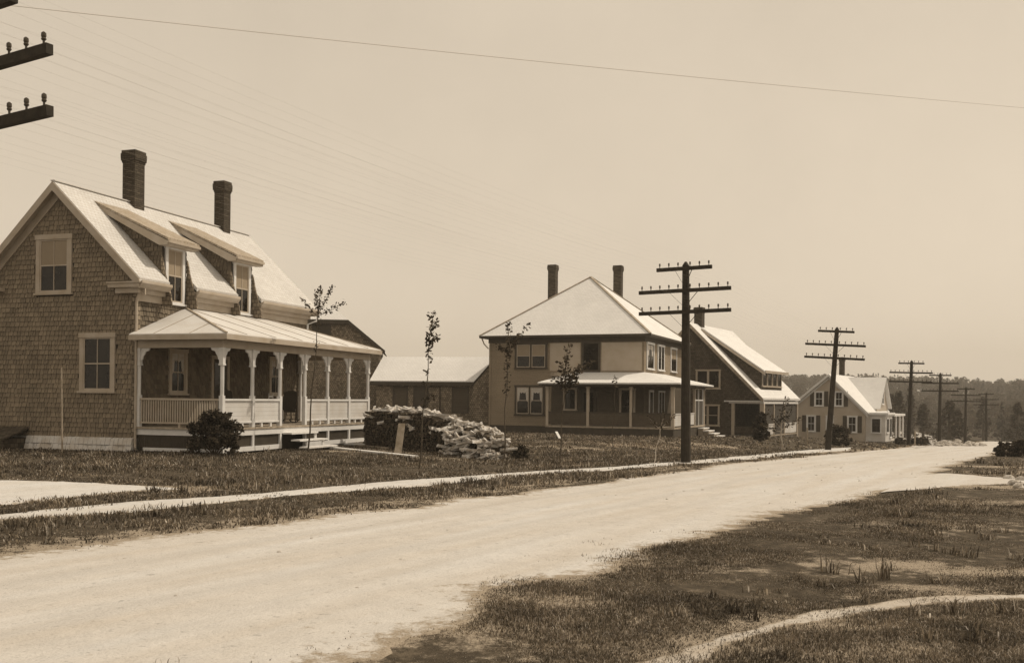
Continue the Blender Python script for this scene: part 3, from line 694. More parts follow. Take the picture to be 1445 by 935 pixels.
m.box(P+e-.03, P+e+.03, -e-.03, Q+e+.03, zz-.13, zz+.02); m.box(.03, P+e-.03, -e-.03, -e+.03, zz-.13, zz+.02); m.box(.03, P+e-.03, Q+e-.03, Q+e+.03, zz-.13, zz+.02)
m.build('porch_cornice', 'trim', pr)

# rocking chairs and a ladder-back chair on the porch
def chair_parts(t):
    m = MB(); m.box(-.25, .25, -.24, .24, .38, .42); m.build('seat', 'wicker', t)
    m = MB(); m.prism([(-.25, .22, .42), (.25, .22, .42), (.24, .50, 1.08), (.1, .52, 1.14), (-.1, .52, 1.14), (-.24, .50, 1.08)], (0, .035, .01)); m.build('backrest', 'wicker', t)
    for sx in (-.27, .27):
        m = MB(); m.tube([(sx, -.42, .10), (sx, -.2, .035), (sx, .1, .02), (sx, .4, .055), (sx, .62, .14)], .018, 6); m.build('rocker', 'wicker', t)
        m = MB(); m.tube([(sx, -.24, .03), (sx, -.24, .62)], .018, 6); m.build('leg', 'wicker', t)
        m = MB(); m.tube([(sx, .24, .03), (sx, .3, .62)], .018, 6); m.build('leg', 'wicker', t)
        m = MB(); m.box(sx-.035, sx+.035, -.30, .34, .61, .64); m.build('armrest', 'wicker', t)
def local1(v, u_, z): 
    return (C1.x+v*math.cos(A1)+u_*math.sin(A1), C1.y-v*math.sin(A1)+u_*math.cos(A1), B1+z)
c = thing('rocking_chair', 'dark wicker rocking chair beside the cottage door behind the baluster rail', 'chair', local1(1.1, 3.15, FZ), -A1+R(200), 'rocking chairs on the cottage porch')
chair_parts(c)
c2 = copy_tree(c); c2.location = local1(1.3, 6.4, FZ); c2.rotation_euler = (0, 0, -A1+R(230))
c2['label'] = 'dark wicker rocking chair behind the second white panel of the cottage porch'
c = thing('ladder_back_chair', 'pale ladder-back chair standing at the porch opening above the steps', 'chair', local1(1.3, 5.75, FZ), -A1+R(100))
m = MB(); m.box(-.2, .2, -.2, .2, .43, .46); m.build('seat', 'plank', c)
m = MB()
for z in (.6, .75, .9): m.box(-.17, .17, .19, .21, z, z+.07)
m.build('backrest', 'plank_pale', c)
for sx in (-.19, .19):
    m = MB(); m.tube([(sx, -.19, 0), (sx, -.19, .43)], .016, 6); m.build('leg', 'plank_pale', c)
    m = MB(); m.tube([(sx, .2, 0), (sx, .2, 1.05)], .016, 6); m.build('leg', 'plank_pale', c)

# ------------------------------------------------------------------ barn and shed wing behind
bc = at_depth(543, 494, 70); BA = R(-6); bb = -.9
barn = thing('barn', 'dark shingled barn with clipped gable and pale roof behind the cottage porch', 'barn', (bc.x, bc.y, bb), -BA)
hw = 3.95; ze_ = bc.z-bb; ap = ze_+.82*hw; cz = ze_+.82*(hw-1.4)
def brl(v): return ap-.82*abs(v+hw)
m = MB(); m.prism([(-.35, .3, -1), (-.35, .3, brl(-.35)-.15), (-hw+1.4, .3, cz-.1), (-hw-1.4, .3, cz-.1), (-2*hw+.35, .3, brl(-.35)-.15), (-2*hw+.35, .3, -1)], (0, 9, 0)); m.build('wall', 'shingle_flat', barn)
m = MB()
slab(m, [(0, 0, ze_), (0, 9.6, ze_), (-hw, 9.6, ap), (-hw, 1.3, ap), (-hw+1.4, 0, cz)], .12); slab(m, [(-2*hw, 0, ze_), (-hw-1.4, 0, cz), (-hw, 1.3, ap), (-hw, 9.6, ap), (-2*hw, 9.6, ze_)], .12)
slab(m, [(-hw-1.4, 0, cz), (-hw+1.4, 0, cz), (-hw, 1.3, ap)], .12); m.build('roof', 'roof_pale', barn)
m = MB(); m.prism([(-hw+1.4, -.04, cz-.02), (.02, -.04, ze_-.02), (.02, -.04, ze_-.3), (-hw+1.4, -.04, cz-.3)], (0, .3, 0)); m.prism([(-hw-1.4, -.04, cz-.02), (-2*hw, -.04, ze_-.02), (-2*hw, -.04, ze_-.3), (-hw-1.4, -.04, cz-.3)], (0, .3, 0)); m.box(-hw-1.4, -hw+1.4, -.04, .28, cz-.3, cz-.02)
m.build('eave_board', 'dark_trim', barn)
BF = Fr((0, .3, 0), (1, 0, 0), (0, -1, 0))
m = MB(); BF.box(m, -hw-1.1, -hw+.2, cz-1.3, cz-.35, .0, .05); m.build('loft_door', 'dark_trim', barn)

wc = Vector((at_depth(690, 538, 65.5).x, 65.5)); WA = R(11); wb = -1.75+EYE-.35
wing = thing('shed_wing', 'long low shingled shed wing with pale roof between the barn and the square house', 'shed', (wc.x, wc.y, wb), -WA)
wl = 8.1; we = at_depth(600, 537, 66).z-wb; wr = we+1.72; run = 2.6
m = MB(); m.prism([(0, .25, -.5), (0, .25, we-.1), (0, run+.2, wr-.1), (0, 2*run, we-.1), (0, 2*run, -.5)], (-wl+.3, 0, 0)); m.build('wall', 'shingle_flat', wing)
m = MB(); slab(m, [(-wl-.1, 0, we), (.0, 0, we), (.0, run+.2, wr), (-wl-.1, run+.2, wr)], .1); slab(m, [(-wl-.1, run+.2, wr), (0, run+.2, wr), (0, 2*run+.3, we), (-wl-.1, 2*run+.3, we)], .1); m.build('roof', 'roof_pale', wing)
m = MB(); m.box(-wl-.1, 0, -.03, .24, we-.3, we-.06); m.build('eave_board', 'dark_trim', wing)
WF = Fr((0, .25, 0), (1, 0, 0), (0, -1, 0))
def wpx(px): return (px-690)/21.1
def framed(par, fr, a0, a1, z0, z1, name, mat, fmat='dark_trim', cw=.1):
    m = MB(); fr.box(m, a0, a0+cw, z0, z1, 0, .06); fr.box(m, a1-cw, a1, z0, z1, 0, .06); fr.box(m, a0+cw, a1-cw, z1-cw, z1, 0, .06); fr.box(m, a0+cw, a1-cw, z0, z0+cw*.6, 0, .06)
    f = m.build(name, fmat, par); m = MB(); fr.box(m, a0+cw, a1-cw, z0+cw*.6, z1-cw, 0, .025); m.build('door_leaf' if 'door' in name else 'pane', mat, f); return f
framed(wing, WF, wpx(550), wpx(572), .1, we-.35, 'door', 'siding_dark_shade'); framed(wing, WF, wpx(580), wpx(599), .1, we-.35, 'doorway', 'dark_trim')
framed(wing, WF, wpx(600), wpx(620), .1, we-.35, 'sliding_door', 'shingle_flat', 'shingle_dark'); framed(wing, WF, wpx(636), wpx(660), we-2.1, we-.4, 'window', 'siding_dark_shade')
m = MB(); m.prism([(-1.0, -.5, we-.15), (-1.0, 2.0, we-.15), (.3, 2., we+1.3), (.3, -.5, we+1.3)], (0, 0, -.1)); m.build('lean_to_roof', 'roof_dark', wing)
m = MB(); m.prism([(-.95, -.42, -.5), (-.95, -.42, we-.25), (.3, -.42, we+1.18), (.3, -.42, -.5)], (0, .6, 0)); m.build('lean_to_wall', 'shingle_flat', wing)

# ------------------------------------------------------------------ house 2: square hip-roofed house
A2 = R(22); C2 = Vector((7.93, 60)); B2 = -2.2+EYE
h2 = thing('square_house', 'square two-storey house with pyramid roof, twin chimneys and a wrap-around porch', 'house', (C2.x, C2.y, B2), -A2)
Wd, Ld = 10.1, 10.4; ET = 6.05
m = MB(); m.box(-Wd, 0, 0, Ld, .5, ET-.05); m.build('wall', 'stucco', h2)
m = MB(); m.box(-Wd+.04, -.04, .04, Ld-.04, -.8, .5); m.build('foundation', 'dark_trim', h2)
m = MB(); m.box(-5.87, .012, -.012, Ld-.02, .52, 3.62); m.build('porch_shade_wall', 'siding_dark_shade', h2)  # thin skin over the wall; its dark colour carries the porch shade
F2 = Fr((0, 0, 0), (1, 0, 0), (0, -1, 0)); S2 = Fr((0, 0, 0), (0, 1, 0), (1, 0, 0))
o = .5; ap2 = (-Wd/2, Ld/2, 10.35)
cs = [(-Wd-o, -o, ET+.1), (o, -o, ET+.1), (o, Ld+o, ET+.1), (-Wd-o, Ld+o, ET+.1)]
m = MB()
for i in range(4): m.face([cs[i], cs[(i+1) % 4], ap2])
m.face([(c_[0], c_[1], ET+.08) for c_ in cs][::-1]); r2_ = m.build('roof', 'roof_pale', h2)
m = MB()
for i in (0, 1, 2, 3): m.beam(Vector(cs[i])+Vector((0, 0, .02)), Vector(ap2)+Vector((0, 0, .02)), .16, .05)
m.build('hip_cap', 'plank', r2_)
m = MB(); m.box(-Wd-o+.01, o-.01, -o+.01, Ld+o-.01, ET-.05, ET+.07)
m.box(-Wd-.06, .06, -.06, Ld+.06, ET-.34, ET-.05); m.box(o-.0, o+.05, -o, Ld+o, ET-.03, ET+.09); m.box(-Wd-o, o+.05, -o-.05, -o, ET-.03, ET+.09)
m.build('eave', 'dark_trim', r2_)
q = at_depth(780, 374, 71); 
def loc2(p): 
    dx, dy = p.x-C2.x, p.y-C2.y; return (dx*math.cos(A2)-dy*math.sin(A2), dx*math.sin(A2)+dy*math.cos(A2), p.z-B2)
for px, py, dd in ((780.5, 374, 71), (872.5, 375, 71)):
    l = loc2(at_depth(px, py, dd)); chimney(r2_, l[0], l[1], 6.8, l[2], .56)
window(h2, F2, -8.35, -6.18, 4.08, 5.72, trim='dark_trim', sash='trim', cw=.13, mv=0, blind=.5, double=True)
window(h2, F2, -8.32, -6.33, 1.16, 3.05, trim='dark_trim', sash='trim', cw=.12, mv=0, curtain=True, double=True)
m = MB(); F2.box(m, -3.95, -2.72, 3.86, 5.7, 0, .04); m.build('dark_window', 'dark_trim', h2)
m = MB(); F2.box(m, -3.8, -2.87, 4.0, 5.6, .04, .048); m.build('pane', 'glass', h2.children[-1] if False else m and [c_ for c_ in h2.children if c_.name.startswith('dark_window')][0])
for a, b in ((-6.0, -4.0), (-2.66, -.12)):
    m = MB(); F2.box(m, a, b, 3.95, 5.66, 0, .03); cp = m.build('canvas_panel', 'canvas', h2)
    m = MB(); F2.box(m, a-.05, b+.05, 3.86, 3.95, 0, .06); F2.box(m, a-.05, a, 3.95, 5.66, 0, .05); F2.box(m, b, b+.05, 3.95, 5.66, 0, .05); m.build('panel_frame', 'stucco', cp)
m = MB(); F2.box(m, -5.95, .02, 3.62, 3.84, 0, .07); m.build('belt_board', 'plank', h2)
for a in (.55, 3.3, 6.9): window(h2, S2, a, a+1.75, 4.05, 5.72, trim='trim_pale', sash='dark_trim', cw=.13, mv=1, curtain=(a < 3), blind=.45 if a > 5 else 0, double=(a > 3 and a < 6))
m = MB(); m.box(-Wd-.02, -Wd+.12, -.03, .0, .5, ET-.34); m.box(-6.0, -5.88, -.03, 0, .5, 3.6); m.build('corner_board', 'stucco', h2)
m = MB(); m.tube([(-Wd-.4, -.4, ET), (-Wd-.3, -.2, ET-.4), (-Wd-.05, -.06, ET-.7)], .04, 6); m.build('downspout', 'trim', h2)
# porch of house 2
p2, F2z, B2z = 2.4, .62, 2.95; XL = -5.75
m = MB(); m.box(-5.4, p2, -p2, -.005, F2z-.1, F2z); m.box(.005, p2, 0, 6.7, F2z-.1, F2z); m.build('porch_floor', 'plank', h2)
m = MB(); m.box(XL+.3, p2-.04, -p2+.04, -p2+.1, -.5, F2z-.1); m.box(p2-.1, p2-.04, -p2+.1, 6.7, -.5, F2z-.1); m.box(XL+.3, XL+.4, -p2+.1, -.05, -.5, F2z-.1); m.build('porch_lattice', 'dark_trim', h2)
posts = [(-5.3, -p2+.1, .08), (-2.76, -p2+.1, .08), (-.16, -p2+.1, .07), (p2-.1, -p2+.1, .09), (p2-.1, 1.1, .07), (p2-.1, 3.6, .07), (p2-.1, 6.6, .08)]
for x, y, s in posts:
    m = MB(); m.box(x-s, x+s, y-s, y+s, F2z, B2z); m.box(x-s-.03, x+s+.03, y-s-.03, y+s+.03, B2z-.1, B2z-.02); m.build('post', 'trim', h2)
m = MB(); m.box(-5.4, p2, -p2, -p2+.2, B2z, B2z+.2); m.box(p2-.2, p2, -p2+.2, 6.7, B2z, B2z+.2); m.build('porch_beam', 'dark_trim', h2)
m = MB(); m.box(-5.22, p2-.19, -p2+.07, -p2+.12, F2z+.08, F2z+.78); m.build('railing', 'siding_dark_shade', h2)
m = MB(); m.box(p2-.12, p2-.07, -p2+.19, 3.53, F2z+.08, F2z+.74); m.box(p2-.15, p2-.04, -p2+.19, 3.53, F2z+.74, F2z+.8); m.build('railing', 'clap', h2)
m = MB(); m.box(-5.22, p2-.19, -p2+.04, -p2+.15, F2z+.78, F2z+.84); m.build('hand_rail', 'dark_trim', h2)
m = MB(); ev = 3.18; ew = 3.86; k = .45
a_, b_, c_, d_ = (-5.75, -p2-k, ev), (p2+k, -p2-k, ev), (p2+k, 7.15, ev), (0, 5.6, ew)
slab(m, [a_, b_, (.0, 0.0, ew), (-4.4, 0, ew)], .08); slab(m, [b_, c_, d_, (0, 0, ew)], .08); slab(m, [a_, (-4.4, 0, ew), (-5.75, 0, ev)], .08); slab(m, [c_, (0.005, 7.15, ev), d_], .08); pr2 = m.build('porch_roof', 'roof_pale', h2)
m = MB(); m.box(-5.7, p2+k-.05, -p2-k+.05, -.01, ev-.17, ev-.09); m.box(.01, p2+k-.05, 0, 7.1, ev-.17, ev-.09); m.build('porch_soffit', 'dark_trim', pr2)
for a, b, z0, z1 in ((-5.1, -4.2, 1.5, 2.9), (-1.5, -.5, .7, 2.9)): window(h2, F2, a, b, z0, z1, trim='trim', sash='dark_trim', cw=.12)
m = MB(); F2.box(m, -3.95, -2.95, F2z, 2.8, 0, .05); dd_ = m.build('door', 'dark_trim', h2)
m = MB(); F2.box(m, -3.75, -3.15, 1.4, 2.6, .05, .056); m.build('pane', 'glass', dd_)
window(h2, S2, 1.2, 2.2, 1.3, 2.8, trim='trim_pale', sash='dark_trim'); window(h2, S2, 3.6, 5.2, 1.1, 2.8, trim='trim_pale', sash='dark_trim', double=True)
m = MB()
for k in range(4): m.box(p2+.0+.34*k, p2+.34*(k+1)+.04, 4.3, 6.2, F2z-.16*(k+1)-.06, F2z-.16*(k+1))
m.build('porch_steps', 'plank_pale', h2)
m = MB()
for k in range(4): m.box(p2+.34*k+.005, p2+.34*(k+1)-.02, 4.37, 6.13, -.4, F2z-.16*(k+1)-.06)
m.build('step_risers', 'plank', h2)
# screen door at the side porch
m = MB(); x = p2-.1
for y in (3.8, 4.9, 6.3): m.box(x-.04, x+.04, y-.04, y+.04, F2z, B2z)
m.box(x-.04, x+.04, 3.84, 6.26, F2z+1.55, F2z+1.63); m.build('screen_frame', 'trim_pale', h2)
m = MB(); m.box(x-.01, x+.01, 3.84, 6.26, F2z, F2z+1.55); m.build('insect_screen', 'screen', h2)

# ------------------------------------------------------------------ house 3: dark shingled house with long shed dormer
A3 = R(30); B3 = -2.7+EYE
h3 = thing('dark_gabled_house', 'dark shingled gabled house with a long shed dormer and a screened corner porch', 'house', (18.2, 72, B3), -A3)
e3 = 2.93; a3 = 8.5; s3 = (a3-e3)/5.6
def r3(v): return a3-s3*abs(v+5.6)
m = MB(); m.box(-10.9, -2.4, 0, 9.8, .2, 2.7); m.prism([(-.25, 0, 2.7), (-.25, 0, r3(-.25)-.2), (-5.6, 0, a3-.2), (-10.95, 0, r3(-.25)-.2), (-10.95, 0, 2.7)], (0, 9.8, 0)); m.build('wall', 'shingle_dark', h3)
m = MB(); m.box(-10.85, -.3, .1, 9.7, -.8, .2); m.build('foundation', 'stone', h3)
m = MB(); slab(m, [(-5.6, -.4, a3), (0, -.4, e3), (0, 10.2, e3), (-5.6, 10.2, a3)], .14); slab(m, [(-5.6, -.4, a3), (-5.6, 10.2, a3), (-11.2, 10.2, e3), (-11.2, -.4, e3)], .14); ro3 = m.build('roof', 'roof_pale', h3)
m = MB()
for e_ in (0, -11.2):
    m.prism([(-5.6, -.44, a3-.02), (e_, -.44, e3-.02), (e_, -.44, e3-.3), (-5.6, -.44, a3-.3)], (0, .04, 0))
    m.prism([(-5.6, -.4, a3-.145), (e_, -.4, e3-.145), (e_, -.4, e3-.2), (-5.6, -.4, a3-.2)], (0, .38, 0))
m.build('rake_board', 'plank', ro3)
m = MB(); m.box(.0, .06, -.4, 10.2, e3-.16, e3-.01); m.box(-.2, -.02, 0, 9.8, 2.5, 2.7); m.box(-2.6, -.2, -.04, .1, 2.5, 2.68); m.box(-2.9, .02, -.25, -.04, 2.62, 2.72); m.build('eave_board', 'plank_pale', ro3)
F3 = Fr((0, 0, 0), (1, 0, 0), (0, -1, 0)); S3 = Fr((0, 0, 0), (0, 1, 0), (1, 0, 0))
window(h3, F3, -5.15, -3.25, 3.53, 5.0, trim='trim', sash='trim', cw=.09, mv=0, double=True, mid=False); window(h3, F3, -5.1, -3.3, .8, 2.42, trim='trim', sash='trim', cw=.09, mv=0, double=True)
for x, y, s in ((-2.3, .08, .11), (-.15, .08, .15), (-.12, 2.9, .07), (-.12, 5.9, .07), (-.12, 9.7, .1)):
    m = MB(); m.box(x-s, x+s, y-s, y+s, -.1, 2.5); m.build('post', 'trim', h3)
m = MB(); m.box(-2.19, -.3, .05, .1, .25, .85); m.build('railing', 'shingle_dark', h3)
m = MB()
for a, b in ((.23, 2.83), (5.97, 9.6)): m.box(-.14, -.09, a, b, .25, .95); m.box(-.17, -.06, a, b, .95, 1.02)
m.build('railing', 'clap', h3)
m = MB(); m.box(-2.3, -.05, .1, 9.7, .1, .2); m.build('porch_floor', 'plank', h3)
for a, b in ((.23, 2.83), (2.97, 5.83), (5.97, 9.6)):
    m = MB(); m.box(-.13, -.12, a, b, 1.02 if a != 2.97 else .2, 2.5); m.build('insect_screen', 'screen', h3)
# shed dormer
dz0 = 5.0; ds = (8.1-5.1)/4.4
m = MB(); m.prism([(-.62, 1.3, 3.3), (-.62, 1.3, dz0), (-4.9, 1.3, dz0+4.28*ds), (-4.9, 1.3, 7.6)], (0, 5.7, 0)); d3 = m.build('dormer', 'shingle_dark', h3)
m = MB(); slab(m, [(-5.1, .95, dz0+.16+4.48*ds), (-.2, .95, dz0+.16-.42*ds), (-.2, 7.35, dz0+.16-.42*ds), (-5.1, 7.35, dz0+.16+4.48*ds)], .1); dr3 = m.build('dormer_roof', 'roof_pale', d3)
m = MB(); m.box(-.22, -.16, .95, 7.35, dz0-.26, dz0-.06); m.prism([(-.2, .91, dz0+.05-.42*ds), (-5.1, .91, dz0+.05+4.48*ds), (-5.1, .91, dz0-.15+4.48*ds), (-.2, .91, dz0-.15-.42*ds)], (0, .035, 0)); m.build('eave_board', 'trim', dr3)
SD = Fr((-.62, 0, 0), (0, 1, 0), (1, 0, 0))
for k in range(4): window(d3, SD, 1.5+k*1.35, 2.75+k*1.35, 3.75, 4.92, trim='trim', sash='dark_trim', cw=.12, mv=0)
chimney(ro3, -5.6, 1.9, 7.9, at_depth(988, 433, 76).z-B3, .62)

# ------------------------------------------------------------------ house 4: white house with shutters
A4 = R(30); B4 = -3.75+EYE
h4 = thing('white_house', 'white clapboard gabled house with dark shutters at the bend of the street', 'house', (31.8, 90, B4), -A4)
a4 = 6.3; rv = -3.15
def r4(v): return a4-1.0*(v-rv) if v > rv else a4-.85*(rv-v)
m = MB(); m.prism([(0, 0, .2), (0, 0, r4(0)-.15), (rv, 0, a4-.15), (-6.6, 0, r4(-6.6)-.15), (-6.6, 0, .2)], (0, 11, 0)); m.prism([(.0, 4.6, .2), (.0, 4.6, 3.2), (.0, 7.5, 5.9), (.0, 10.4, 3.2), (.0, 10.4, .2)], (.25, 0, 0)); m.build('wall', 'clap_grey', h4)
m = MB(); m.box(-6.5, .2, .1, 10.9, -.8, .2); m.build('foundation', 'stone', h4)
m = MB(); slab(m, [(rv, -.3, a4), (.3, -.3, r4(.3)), (.3, 4.6, r4(.3)), (rv, 4.6, a4)], .12); slab(m, [(rv, 4.6, a4), (.3, 4.6, r4(.3)), (.3, 11.2, r4(.3)), (rv, 11.2, a4)], .12); slab(m, [(rv, -.3, a4), (rv, 11.2, a4), (-6.9, 11.2, r4(-6.9)), (-6.9, -.3, r4(-6.9))], .12)
ro4 = m.build('roof', 'roof_pale', h4)
m = MB(); gz = 6.15; slab(m, [(-3.3, 7.5, gz), (.6, 7.5, gz), (.6, 4.3, 3.2), (-.2, 4.3, 3.2)], .11); slab(m, [(-3.3, 7.5, gz), (-.2, 10.7, 3.2), (.6, 10.7, 3.2), (.6, 7.5, gz)], .11); m.build('cross_gable_roof', 'roof_pale', ro4)
m = MB()
for e_, ez4 in ((.3, r4(.3)), (-6.9, r4(-6.9))): m.prism([(rv, -.34, a4-.02), (e_, -.34, ez4-.02), (e_, -.34, ez4-.26), (rv, -.34, a4-.26)], (0, .04, 0)); m.prism([(rv, -.06, a4-.28), (e_, -.06, ez4-.28), (e_, -.06, ez4-.5), (rv, -.06, a4-.5)], (0, .05, 0))
m.box(.3, .36, -.3, 4.3, 2.7, 2.84); m.build('rake_board', 'trim_pale', ro4)
F4 = Fr((0, 0, 0), (1, 0, 0), (0, -1, 0)); S4 = Fr((.25, 0, 0), (0, 1, 0), (1, 0, 0))
for a, b, z0, z1 in ((-4.45, -3.6, 3.3, 4.72), (-2.65, -1.85, 3.3, 4.72), (-5.15, -4.3, .95, 2.5), (-3.4, -2.7, .95, 2.5), (-1.5, -.62, .95, 2.5)): window(h4, F4, a, b, z0, z1, trim='trim_pale', sash='trim_pale', cw=.1, shutters=.36 if a != -3.4 else None)
window(h4, S4, 6.9, 8.1, 3.5, 4.9, trim='trim_pale', sash='trim_pale', cw=.12)
chimney(ro4, rv-.25, 6.7, 5.6, at_depth(1193, 504, 97.5).z-B4, .46)
m = MB(); m.box(.005, 1.7, .6, 3.9, .2, 2.5); bay = m.build('entry_bay', 'clap', h4)
m = MB(); m.box(-.02, 1.95, .35, 4.2, 2.62, 2.8); m.box(.0, 1.75, .5, 4.0, 2.5, 2.62); m.build('cornice', 'trim_pale', bay)
EB = Fr((0, .6, 0), (1, 0, 0), (0, -1, 0)); EB2 = Fr((1.7, 0, 0), (0, 1, 0), (1, 0, 0))
window(bay, EB, .45, 1.35, .95, 2.35, trim='trim_pale', sash='dark_trim', cw=.1); window(bay, EB2, .9, 2.1, .95, 2.35, trim='trim_pale', sash='dark_trim', cw=.1); window(bay, EB2, 2.5, 3.6, .5, 2.35, trim='trim_pale', sash='dark_trim', cw=.1)
m = MB(); m.box(.25, 1.9, 4.3, 10.4, 2.45, 2.65); 
m.build('porch_roof', 'trim_pale', h4)
for y in (6.2, 8.3, 10.2):
    m = MB(); m.tube([(1.7, y, .2), (1.7, y, 2.45)], .09, 8); m.build('post', 'trim_pale', h4)
m = MB(); m.box(.25, 1.9, 4.3, 10.4, -.4, .2)
for k in range(3): m.box(1.9+.3*k, 2.2+.3*k, 2.8, 4.9, -.4, .12-.14*k)
m.build('porch_steps', 'stone', h4)

# ------------------------------------------------------------------ telegraph poles
def make_pole(name='telegraph_pole'):
    t = thing(name, None, 'utility pole')
    m = MB(); m.tube([(0, 0, -.6), (0, 0, 2), (0, 0, 4.5), (0, 0, 6.3), (0, 0, 6.42)], [.165, .15, .128, .11, .03], 14); m.build('pole', 'wood', t, smooth=False)
    for z, L, npin in ((6.18, 1.83, 6), (5.48, 3.05, 10), (4.80, 3.05, 10)):
        m = MB(); m.box(-L/2, L/2, -.215, -.125, z-.058, z+.058); arm = m.build('crossarm', 'wood', t)
        m = MB(); k = .32*L/1.5*.75
        for sg in (-1, 1): m.beam((sg*k, -.222, z-.03), (sg*.05, -.135, z-.48), .03, .008)
        m.build('brace', 'wood', t)
        half = npin//2
        for i in range(npin):
            j = i-half if i < half else i-half+1
            sp = (L/2-.10-.2)/(half-1) if half > 1 else 0
            x = math.copysign(.2+(abs(j)-1)*sp, j)
            q = MB(); q.tube([(0, 0, 0), (0, 0, .06)], .013, 6); q.tube([(0, 0, .055), (0, 0, .07), (0, 0, .085), (0, 0, .10), (0, 0, .135), (0, 0, .15)], [.022, .03, .022, .029, .027, .01], 8)
            q.build('insulator', 'insul', arm, loc=(x, -.17, z+.058))
    return t
pole = make_pole()
PP = [((-6.24, 11.8), (-1.4, 0)), ((5.58, 31.9), (-.6, 0)), ((16.55, 52.2), (3.6, 0)), ((29.9, 75.2), (1.5, 0)), ((37.9, 88.5), (.5, 0)), ((47.5, 104.6), (.5, 0)), ((57.8, 121.6), (-.5, 0))]
labs = ['dark telegraph pole at the left frame edge, only its arm ends in view', 'tall dark telegraph pole with three crossarms on the verge before the square house', 'leaning telegraph pole in front of the white house', 'telegraph pole just right of the white house, before the lane', 'telegraph pole rising behind the left end of the pale stone heap', 'telegraph pole at the right part of the stone heap, dark against the hill', 'farthest telegraph pole, small, beyond the right end of the stone heap']
pins = []
for i, ((x, y), (ln, _)) in enumerate(PP):
    o_ = pole if i == 0 else copy_tree(pole)
    z = H(x, y)
    sc = 1.0 if i < 5 else .93
    Mx = Matrix.Translation((x, y, z)) @ Matrix.Rotation(R(-29.3), 4, 'Z') @ Matrix.Rotation(R(ln), 4, 'Y') @ Matrix.Scale(sc, 4)
    o_.location = Mx.translation; o_.rotation_euler = Mx.to_euler(); o_.scale = (sc,)*3
    o_['label'] = labs[i]; o_['group'] = 'telegraph poles along the street'
    pins.append(Mx)
# end positions of the conductors: each wire runs through all poles
WP = []
for z, L, npin in ((6.18, 1.83, 6), (5.48, 3.05, 10), (4.80, 3.05, 10)):
    half = npin//2
    for i in range(npin):
        j = i-half if i < half else i-half+1
        sp = (L/2-.30)/(half-1); WP.append((math.copysign(.2+(abs(j)-1)*sp, j), -.17+.04, z+.058+.10))
for w_ in WP:
    pts = []
    P0 = [Mx @ Vector(w_) for Mx in pins]
    first = P0[0]+(P0[0]-P0[1])*1.0; last = P0[-1]+(P0[-1]-P0[-2])*1.2+Vector((0, 0, -1.0))
    P0 = [first]+P0+[last]
    for a, b in zip(P0[:-1], P0[1:]):
        for k in range(12):
            t = k/12; p = a.lerp(b, t); p.z -= .28*4*t*(1-t)*((b-a).length/24)**2*.8; pts.append(p)
    pts.append(P0[-1])
    m = MB(); m.tube(pts, .00075, 3, False); tag(m.build('telegraph_wire', 'wire'), 'thin pale telegraph wire strung from pole to pole along the street', 'wire', 'telegraph wires between the poles')
# pole off frame right carrying the wire that crosses the street
qx, qy = 17.5, 20.5
pr_ = thing('wire_pole', 'dark slender pole beyond the right frame edge carrying the crossing wire', 'utility pole', (qx, qy, H(qx, qy)))
m = MB(); m.tube([(0, 0, -.5), (0, 0, 7.75)], [.13, .09], 12); m.build('pole', 'wood', pr_)
a = pins[0] @ Vector((0, -.1, 6.35)); b = Vector((qx, qy, H(qx, qy)+7.5)); pts = []
for k in range(41):
    t = k/40; p = a.lerp(b, t); p.z -= .10*4*t*(1-t); pts.append(p)
m = MB(); m.tube(pts, .003, 4, False); tag(m.build('crossing_wire', 'wire'), 'single thin wire crossing the sky above the street', 'wire')

# ------------------------------------------------------------------ leaves, saplings, shrubs
def leaf_cloud(centers, size, n, spread, squash=1.0, seed=0, droop=0.):
    """n leaf quads round every centre (k,3); returns V,F"""
    r = np.random.default_rng(seed); c = np.repeat(np.asarray(centers, float), n, 0); N = len(c)
    d = r.normal(size=(N, 3)); d /= np.linalg.norm(d, axis=1)[:, None]; rad = spread*r.random((N, 1))**.5
    c = c+d*rad*np.array([1, 1, squash])
    a = r.normal(size=(N, 3)); a /= np.linalg.norm(a, axis=1)[:, None]; b = np.cross(a, r.normal(size=(N, 3))); b /= np.linalg.norm(b, axis=1)[:, None]
    s = size*(.6+.8*r.random((N, 1))); a = a*s; b = b*s*.55
    V = np.stack([c-a, c+b, c+a, c-b], 1).reshape(-1, 3); F = np.arange(N*4).reshape(-1, 4); return V, F
def sapling(base, top_off, label, branches, leafs, rad=.025, mat='stem', group='young trees planted along the footpath', lsize=.06, cat='sapling', name='sapling'):
    z = H(base.x, base.y); t = thing(name, label, cat, (base.x, base.y, z), 0, group)
    T = Vector(top_off); n = 8
    pts = [Vector((0, 0, -.1))]+[Vector((T.x*k/n+.03*math.sin(k*1.7), .02*math.cos(k*2.1), T.z*k/n)) for k in range(1, n+1)]
    m = MB(); m.tube(pts, [rad*(1-.75*k/n) for k in range(n+1)], 6); m.build('trunk', mat, t)
    m = MB(); cs_ = []
    for (h, dx, dz, nl) in branches:             # height fraction, end offset
        s = Vector((T.x*h, 0, T.z*h)); e_ = s+Vector((dx, random.uniform(-.15, .15), dz))
        m.tube([s, s.lerp(e_, .5)+Vector((0, 0, -.03)), e_], [rad*.4, rad*.3, rad*.12], 5)
        for k in range(nl): cs_.append(tuple(s.lerp(e_, .25+.8*k/max(1, nl-1))))
    if branches: m.build('branch', mat, t)
    for h0, h1, nl in leafs:
        for k in range(nl): h = h0+(h1-h0)*k/max(1, nl-1); cs_.append((T.x*h, 0, T.z*h))
    V, F = leaf_cloud(cs_, lsize*.75, 8, lsize*1.8, 1, seed=int(base.x*10) % 97+3); np_mesh('foliage', V, F, 'leaf', t)
    return t
g = W(434, 638); d = g.y
